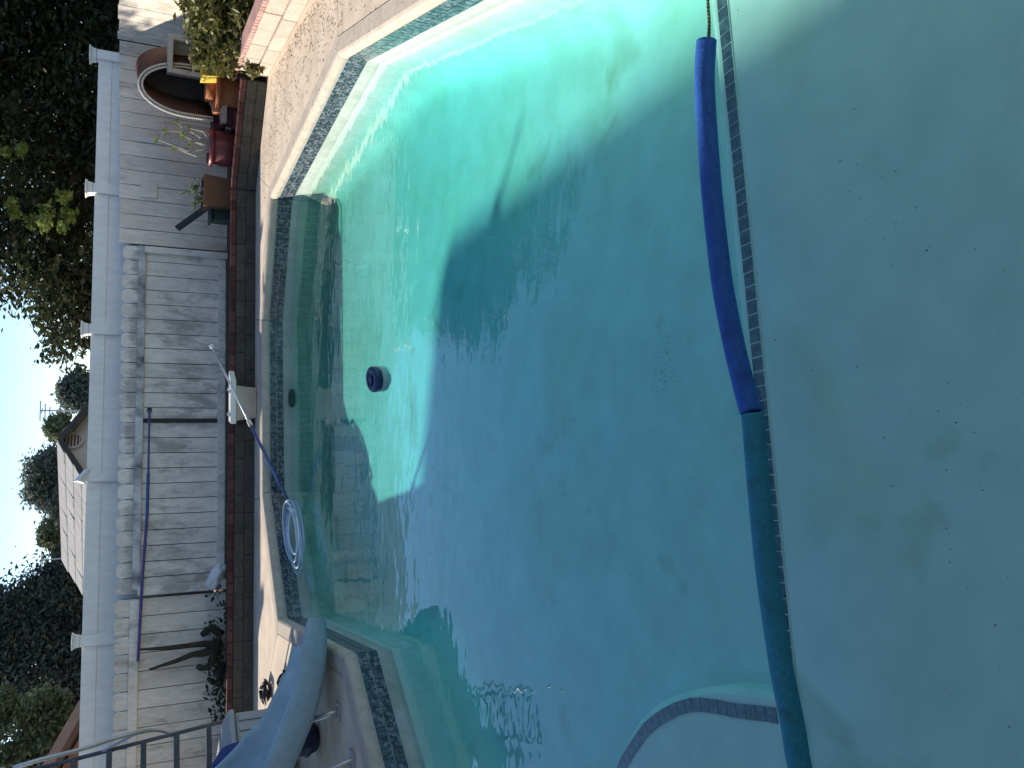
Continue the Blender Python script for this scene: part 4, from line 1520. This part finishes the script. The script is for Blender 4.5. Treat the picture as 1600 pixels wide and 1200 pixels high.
def noodle(path, mtl, label, r=0.033):
    t = thing('pool_noodle', label, 'noodle', tuple(path[0]))
    rs = [r] * len(path)
    ends = [path[0] + (path[0] - path[1]).normalized() * 0.004, *path, path[-1] + (path[-1] - path[-2]).normalized() * 0.004]
    b_ = MB().tube(ends, [r * 0.86] + rs + [r * 0.86], 24)
    child(b_, 'foam', mtl, t, smooth=False)
    for o_ in t.children:
        o_.data.polygons.foreach_set('use_smooth', [len(p_.vertices) == 4 for p_ in o_.data.polygons])
    return t


noodle(NB, M['noodleblue'], 'dark blue foam noodle floating along the step edge')
noodle(NG, M['noodlegreen'], 'teal green foam noodle floating end to end with the blue one')
rp_ = [at(1105, -40, z=WATER + 0.01), at(1106, 0, z=WATER + 0.008), at(1108, 35, z=WATER + 0.004), at(1107, 60, z=ZN)]
rp_ = [V3((1.73, 2.27, WATER + 0.07))] + rp_ + [NB[3]]
b = MB()
for ph in (0, math.pi):
    pp = []
    sp_ = smooth_path(rp_)
    acc = 0
    for i, q in enumerate(sp_):
        if i:
            acc += (q - sp_[i - 1]).length
        pp.append(q + V3((0, math.cos(acc * 260 + ph), math.sin(acc * 260 + ph))) * 0.0025)
    b.tube(pp, 0.004, 6)
tag(b.build('rope', M['rope']), 'thin twisted rope running out of the blue noodle end', 'rope')

# ------------------------------------------------------------------ slide with legs, ladder, storage box
SLP = smooth_path([(-1.83, 6.00, 0.085), (-2.05, 5.86, 0.11), (-2.3, 5.78, 0.20), (-2.62, 5.76, 0.38), (-3.0, 5.92, 0.64), (-3.4, 6.35, 1.0), (-3.8, 7.0, 1.42), (-4.1, 7.6, 1.72), (-4.3, 8.05, 1.78)])
slide = thing('pool_slide', 'curved pale blue fibreglass slide dipping over the pool edge', 'slide', (-2.4, 5.6, 0))
b = MB()
sec = [(-0.27, 0.15), (-0.245, 0.155), (-0.235, 0.12), (-0.2, 0.045), (-0.12, 0.008), (0, 0), (0.12, 0.008), (0.2, 0.045), (0.235, 0.12), (0.245, 0.155), (0.27, 0.15), (0.275, 0.11), (0.262, 0.0), (0.20, -0.045), (0, -0.05), (-0.20, -0.045), (-0.262, 0.0), (-0.275, 0.11)]
kk = len(sec)
for i, q in enumerate(SLP):
    t = (SLP[min(i + 1, len(SLP) - 1)] - SLP[max(i - 1, 0)]).normalized()
    sdv = Vector((t.y, -t.x, 0)).normalized()     # to the far side / near side
    upv = sdv.cross(t)
    if upv.z < 0:
        upv = -upv
    wf = 1.04 if i > 16 else 1.30 - 0.26 * (i / 16)
    hf = 1.1 if i > 12 else 0.6 + 0.5 * (i / 12)
    b.v += [tuple(q + sdv * (a * wf) + upv * (c_ * (hf if c_ > 0 else 1))) for a, c_ in sec]
for i in range(len(SLP) - 1):
    for j in range(kk):
        b.f.append((i * kk + j, i * kk + (j + 1) % kk, (i + 1) * kk + (j + 1) % kk, (i + 1) * kk + j))
b.f.append(tuple(range(kk))[::-1])
b.f.append(tuple((len(SLP) - 1) * kk + j for j in range(kk)))
flume = child(b, 'flume', M['slide'], slide, smooth=True)
for foot, top in (((-2.23, 5.53, 0), (-2.30, 5.62, 0.17)), ((-2.40, 5.15, 0), (-2.74, 5.55, 0.42)), ((-3.55, 6.2, 0), (-3.55, 6.5, 1.08)), ((-3.95, 6.75, 0), (-3.9, 6.95, 1.4)), ((-3.3, 6.75, 0), (-3.5, 6.7, 1.12))):
    lg = child(MB().tube([foot, top], 0.019, 10), 'leg', M['steel'], slide, smooth=True)
    f_ = V3(foot)
    child(MB().box(f_ + Z * 0.008, (0.12, 0.09, 0.014)), 'foot_plate', M['steel'], slide, bevel=0.003)
    for a in (-.045, .045):
        child(MB().lathe([(.010, 0), (.010, .012), (.0, .015)], f_ + V3((a, 0, .015)), 6), 'bolt', M['steel'], slide)
# ladder at the slide's back
ladder = thing('slide_ladder', 'leaning dark metal ladder with rungs and pale handrails at the left behind the slide', 'ladder', (-3.4, 8.5, 0))
lb_, lt_ = at(432, 1106, z=0), at(75, 1197, Y=7.75)
dL = (lt_ - lb_)
Ln = dL.length
dL.normalize()
sL = Vector((-0.92, -0.38, 0)).normalized()
ext = lb_ + dL * (Ln * 1.06)
child(MB().tube([lb_, ext], 0.018, 8), 'side_rail', M['darkrail'], ladder, smooth=True)
child(MB().tube([lb_ + sL * 0.44, ext + sL * 0.44], 0.018, 8), 'side_rail', M['darkrail'], ladder, smooth=True)
for q in range(7):
    c_ = lb_ + dL * (0.33 + 0.265 * q)
    child(MB().box(c_ + sL * 0.22, (0.44, 0.09, 0.045), (sL, dL.cross(sL).normalized(), dL)), 'rung', M['darkrail'], ladder, bevel=0.004)
hr = [at(274, 1152, Y=7.82), at(258, 1144, Y=7.82), at(240, 1141, Y=7.77), at(215, 1145, Y=7.72), at(170, 1157, Y=7.67), at(130, 1170, Y=7.62), at(60, 1188, Y=7.57), at(20, 1200, Y=7.57)]
child(MB().tube(smooth_path(hr), 0.017, 8), 'handrail', M['steel'], ladder, smooth=True)
child(MB().tube([hr[3], lb_ + dL * 1.45], 0.014, 8), 'stay', M['steel'], ladder)

bx = thing('storage_box', 'grey ribbed resin deck box with a lid behind the slide', 'box', (-3.3, 7.5, 0))
u_ = Vector((-0.62, -0.78, 0)).normalized()
v_ = Vector((-0.78, 0.62, 0)).normalized()
c0_ = Vector((-2.92, 7.55, 0))
LX, LY, HB_ = 1.15, 0.62, 0.40
child(MB().box(c0_ + u_ * LX / 2 + v_ * LY / 2 + Z * HB_ / 2, (LX, LY, HB_), (u_, v_, Z)), 'body', M['boxgrey'], bx, bevel=0.012)
for q in range(12):
    child(MB().box(c0_ + u_ * (0.06 + q * 0.094) - v_ * 0.006 + Z * 0.2, (0.055, 0.012, 0.36), (u_, v_, Z)), 'rib', M['boxgrey'], bx, bevel=0.004)
lid = MB()
lo = [(-.02, -.03), (LX + .02, -.03), (LX + .02, LY + .02), (-.02, LY + .02)]
hi = [(0.05, .08), (LX - .05, .08), (LX - .05, LY - .05), (0.05, LY - .05)]
lid.add([c0_ + u_ * a + v_ * e + Z * (HB_ + .012) for a, e in lo] + [c0_ + u_ * a + v_ * e + Z * (HB_ + .055) for a, e in lo] + [c0_ + u_ * a + v_ * e + Z * (HB_ + .11) for a, e in hi],
        [(3, 2, 1, 0), (8, 9, 10, 11)] + [(i, (i + 1) % 4, 4 + (i + 1) % 4, 4 + i) for i in range(4)] + [(4 + i, 4 + (i + 1) % 4, 8 + (i + 1) % 4, 8 + i) for i in range(4)])
child(lid, 'lid', M['boxgrey'], bx, bevel=0.008)


def blob(name, label, cat, c_, size, mtl, seed, rot=0.0):
    bm_ = bmesh.new()
    bmesh.ops.create_icosphere(bm_, subdivisions=4, radius=1)
    for v in bm_.verts:
        a = v.co.copy()
        v.co *= 1 + 0.10 * math.sin(a.x * 5 + seed) * math.cos(a.y * 6 + seed) + 0.07 * math.sin(a.z * 11 + a.x * 7 + seed)
        v.co = Vector((v.co.x * size[0], v.co.y * size[1], max(v.co.z, -0.8) * size[2]))
    me_ = bpy.data.meshes.new(name)
    bm_.to_mesh(me_)
    bm_.free()
    me_.materials.append(mtl)
    me_.polygons.foreach_set('use_smooth', [True] * len(me_.polygons))
    o_ = bpy.data.objects.new(name, me_)
    COL.objects.link(o_)
    o_.location = c_
    o_.rotation_euler = (0, 0, rot)
    return tag(o_, label, cat)


tb_ = at(375, 1192, Y=6.6)
blob('blue_tarp', 'bundled bright blue tarp between the deck box and the slide', 'tarp', (at(356, 1196, Y=6.9).x, 6.9, 0.30), (0.16, 0.25, 0.33), M['navy'], 1.0)
tb_ = at(502, 1158, z=0)
blob('pool_bag', 'low dark blue bag lying under the slide', 'bag', (tb_.x, tb_.y + 0.1, 0.10), (0.12, 0.10, 0.12), M['navybag'], 3.0, 0.4)


def cord(label, pxs, r, mtl, z0=0.012, loops=6, size=0.12, seed=1):
    c_ = at(*pxs, z=0)
    R_ = random.Random(seed)
    pts_ = []
    for q in range(loops * 14):
        g_ = 2 * math.pi * q / 14
        k_ = q // 14
        pts_.append(V3((c_.x + math.cos(g_) * size * (0.7 + 0.3 * math.sin(k_ * 2.1)) + 0.02 * math.sin(k_), c_.y + math.sin(g_) * size * 1.3 * (0.8 + 0.2 * math.cos(k_ * 1.7)), z0 + 0.010 * k_ + 0.012 * (1 + math.sin(g_ * 2 + k_)))))
    o_ = MB().tube(pts_, r, 6).build('cable_coil', mtl, smooth=True)
    return tag(o_, label, 'cable')


cord('black cord coil on the sunlit deck near the deck box', (422, 1080), 0.010, M['black'], seed=2, size=0.10)
cord('black cable heap on the deck just behind the slide', (452, 1066), 0.009, M['black'], seed=3, size=0.09)

# ------------------------------------------------------------------ litter and debris


def scatter(name, mtl, pts_, smin, smax, zf):
    b_ = MB()
    for x_, y_ in pts_:
        s_ = random.uniform(smin, smax)
        g_ = random.uniform(0, 6.28)
        u1 = V3((math.cos(g_), math.sin(g_), random.uniform(-.15, .15))) * s_
        v1 = V3((-math.sin(g_), math.cos(g_), random.uniform(-.2, .2))) * s_ * random.uniform(0.2, 0.5)
        c_ = V3((x_, y_, zf(x_, y_) + 0.004))
        b_.add([c_ - u1, c_ + v1, c_ + u1, c_ - v1, c_ + Z * s_ * 0.25], [(0, 1, 4), (1, 2, 4), (2, 3, 4), (3, 0, 4), (3, 2, 1, 0)])
    return b_.build(name, mtl, kind='stuff')


pts_ = []
out_poly = [V3((*q, 0)) for q in offset_poly(POOL, 0.05)]
while len(pts_) < 520:
    x_, y_ = random.uniform(1.2, 3.15), random.uniform(3.0, 9.8)
    dd = inside_dist(np.array([x_]), np.array([y_]), POOL)[0]
    if dd < -0.03 and (x_ < 3.12) and random.random() < (0.25 + 0.75 * ((x_ - 1.2) / 2) ** 1.5) and x_ < 3.12 - max(0, (y_ - 8.9)) * 1.1:
        pts_.append((x_, y_))
for cx_, cy_, sx_, sy_, n_ in ((3.05, 7.6, .06, .7, 260), (2.9, 6.9, .12, .3, 90), (2.72, 6.25, .10, .22, 80), (2.7, 8.4, .25, .5, 160), (2.6, 7.4, .2, .8, 120), (2.35, 8.9, .15, .25, 60)):
    for q in range(n_):
        x_, y_ = random.gauss(cx_, sx_), random.gauss(cy_, sy_)
        if x_ < 3.13 and inside_dist(np.array([x_]), np.array([y_]), POOL)[0] < -0.03:
            pts_.append((x_, y_))
scatter('leaf_litter', M['litter'], pts_, 0.006, 0.016, lambda x_, y_: 0.0)
fl_z = lambda x_, y_: (ZS + 0.0) if y_ < SH_A.y - (1.9 - x_) * (_td.y / _td.x) - 0.03 else float(np.interp(0, [0], [0]) - 0.74 - 0.06 * min(1, max(0, (y_ - 2.2) / 3.0)) + 0.16 * min(1, max(0, (y_ - 5.8) / 2.2)))
pts_ = []
for cx_, cy_, sp_, n_ in ((0.05, 3.0, 0.12, 45), (0.75, 2.75, 0.35, 40), (1.1, 4.6, 0.3, 30), (0.1, 3.3, 0.7, 60), (-0.3, 4.3, 0.9, 40), (0.0, 1.6, 0.5, 22), (1.2, 3.0, 0.3, 30), (0.4, 1.4, .3, 14), (1.0, 5.5, .4, 24), (0.06, 3.02, 0.05, 60), (0.12, 2.95, 0.06, 40), (0.62, 1.75, .06, 14), (0.45, 1.6, .09, 18), (-0.05, 1.45, .25, 30), (0.5, 2.55, .1, 30), (0.75, 5.0, .12, 25), (1.15, 4.2, .08, 25), (-.5, 1.5, .3, 22)):
    for q in range(n_):
        x_, y_ = random.gauss(cx_, sp_), random.gauss(cy_, sp_)
        if inside_dist(np.array([x_]), np.array([y_]), POOL)[0] > 0.2 and not (x_ < -0.9 and y_ < 3.4):
            pts_.append((x_, y_))
scatter('pool_debris', M['debris'], pts_, 0.0015, 0.0055, fl_z)
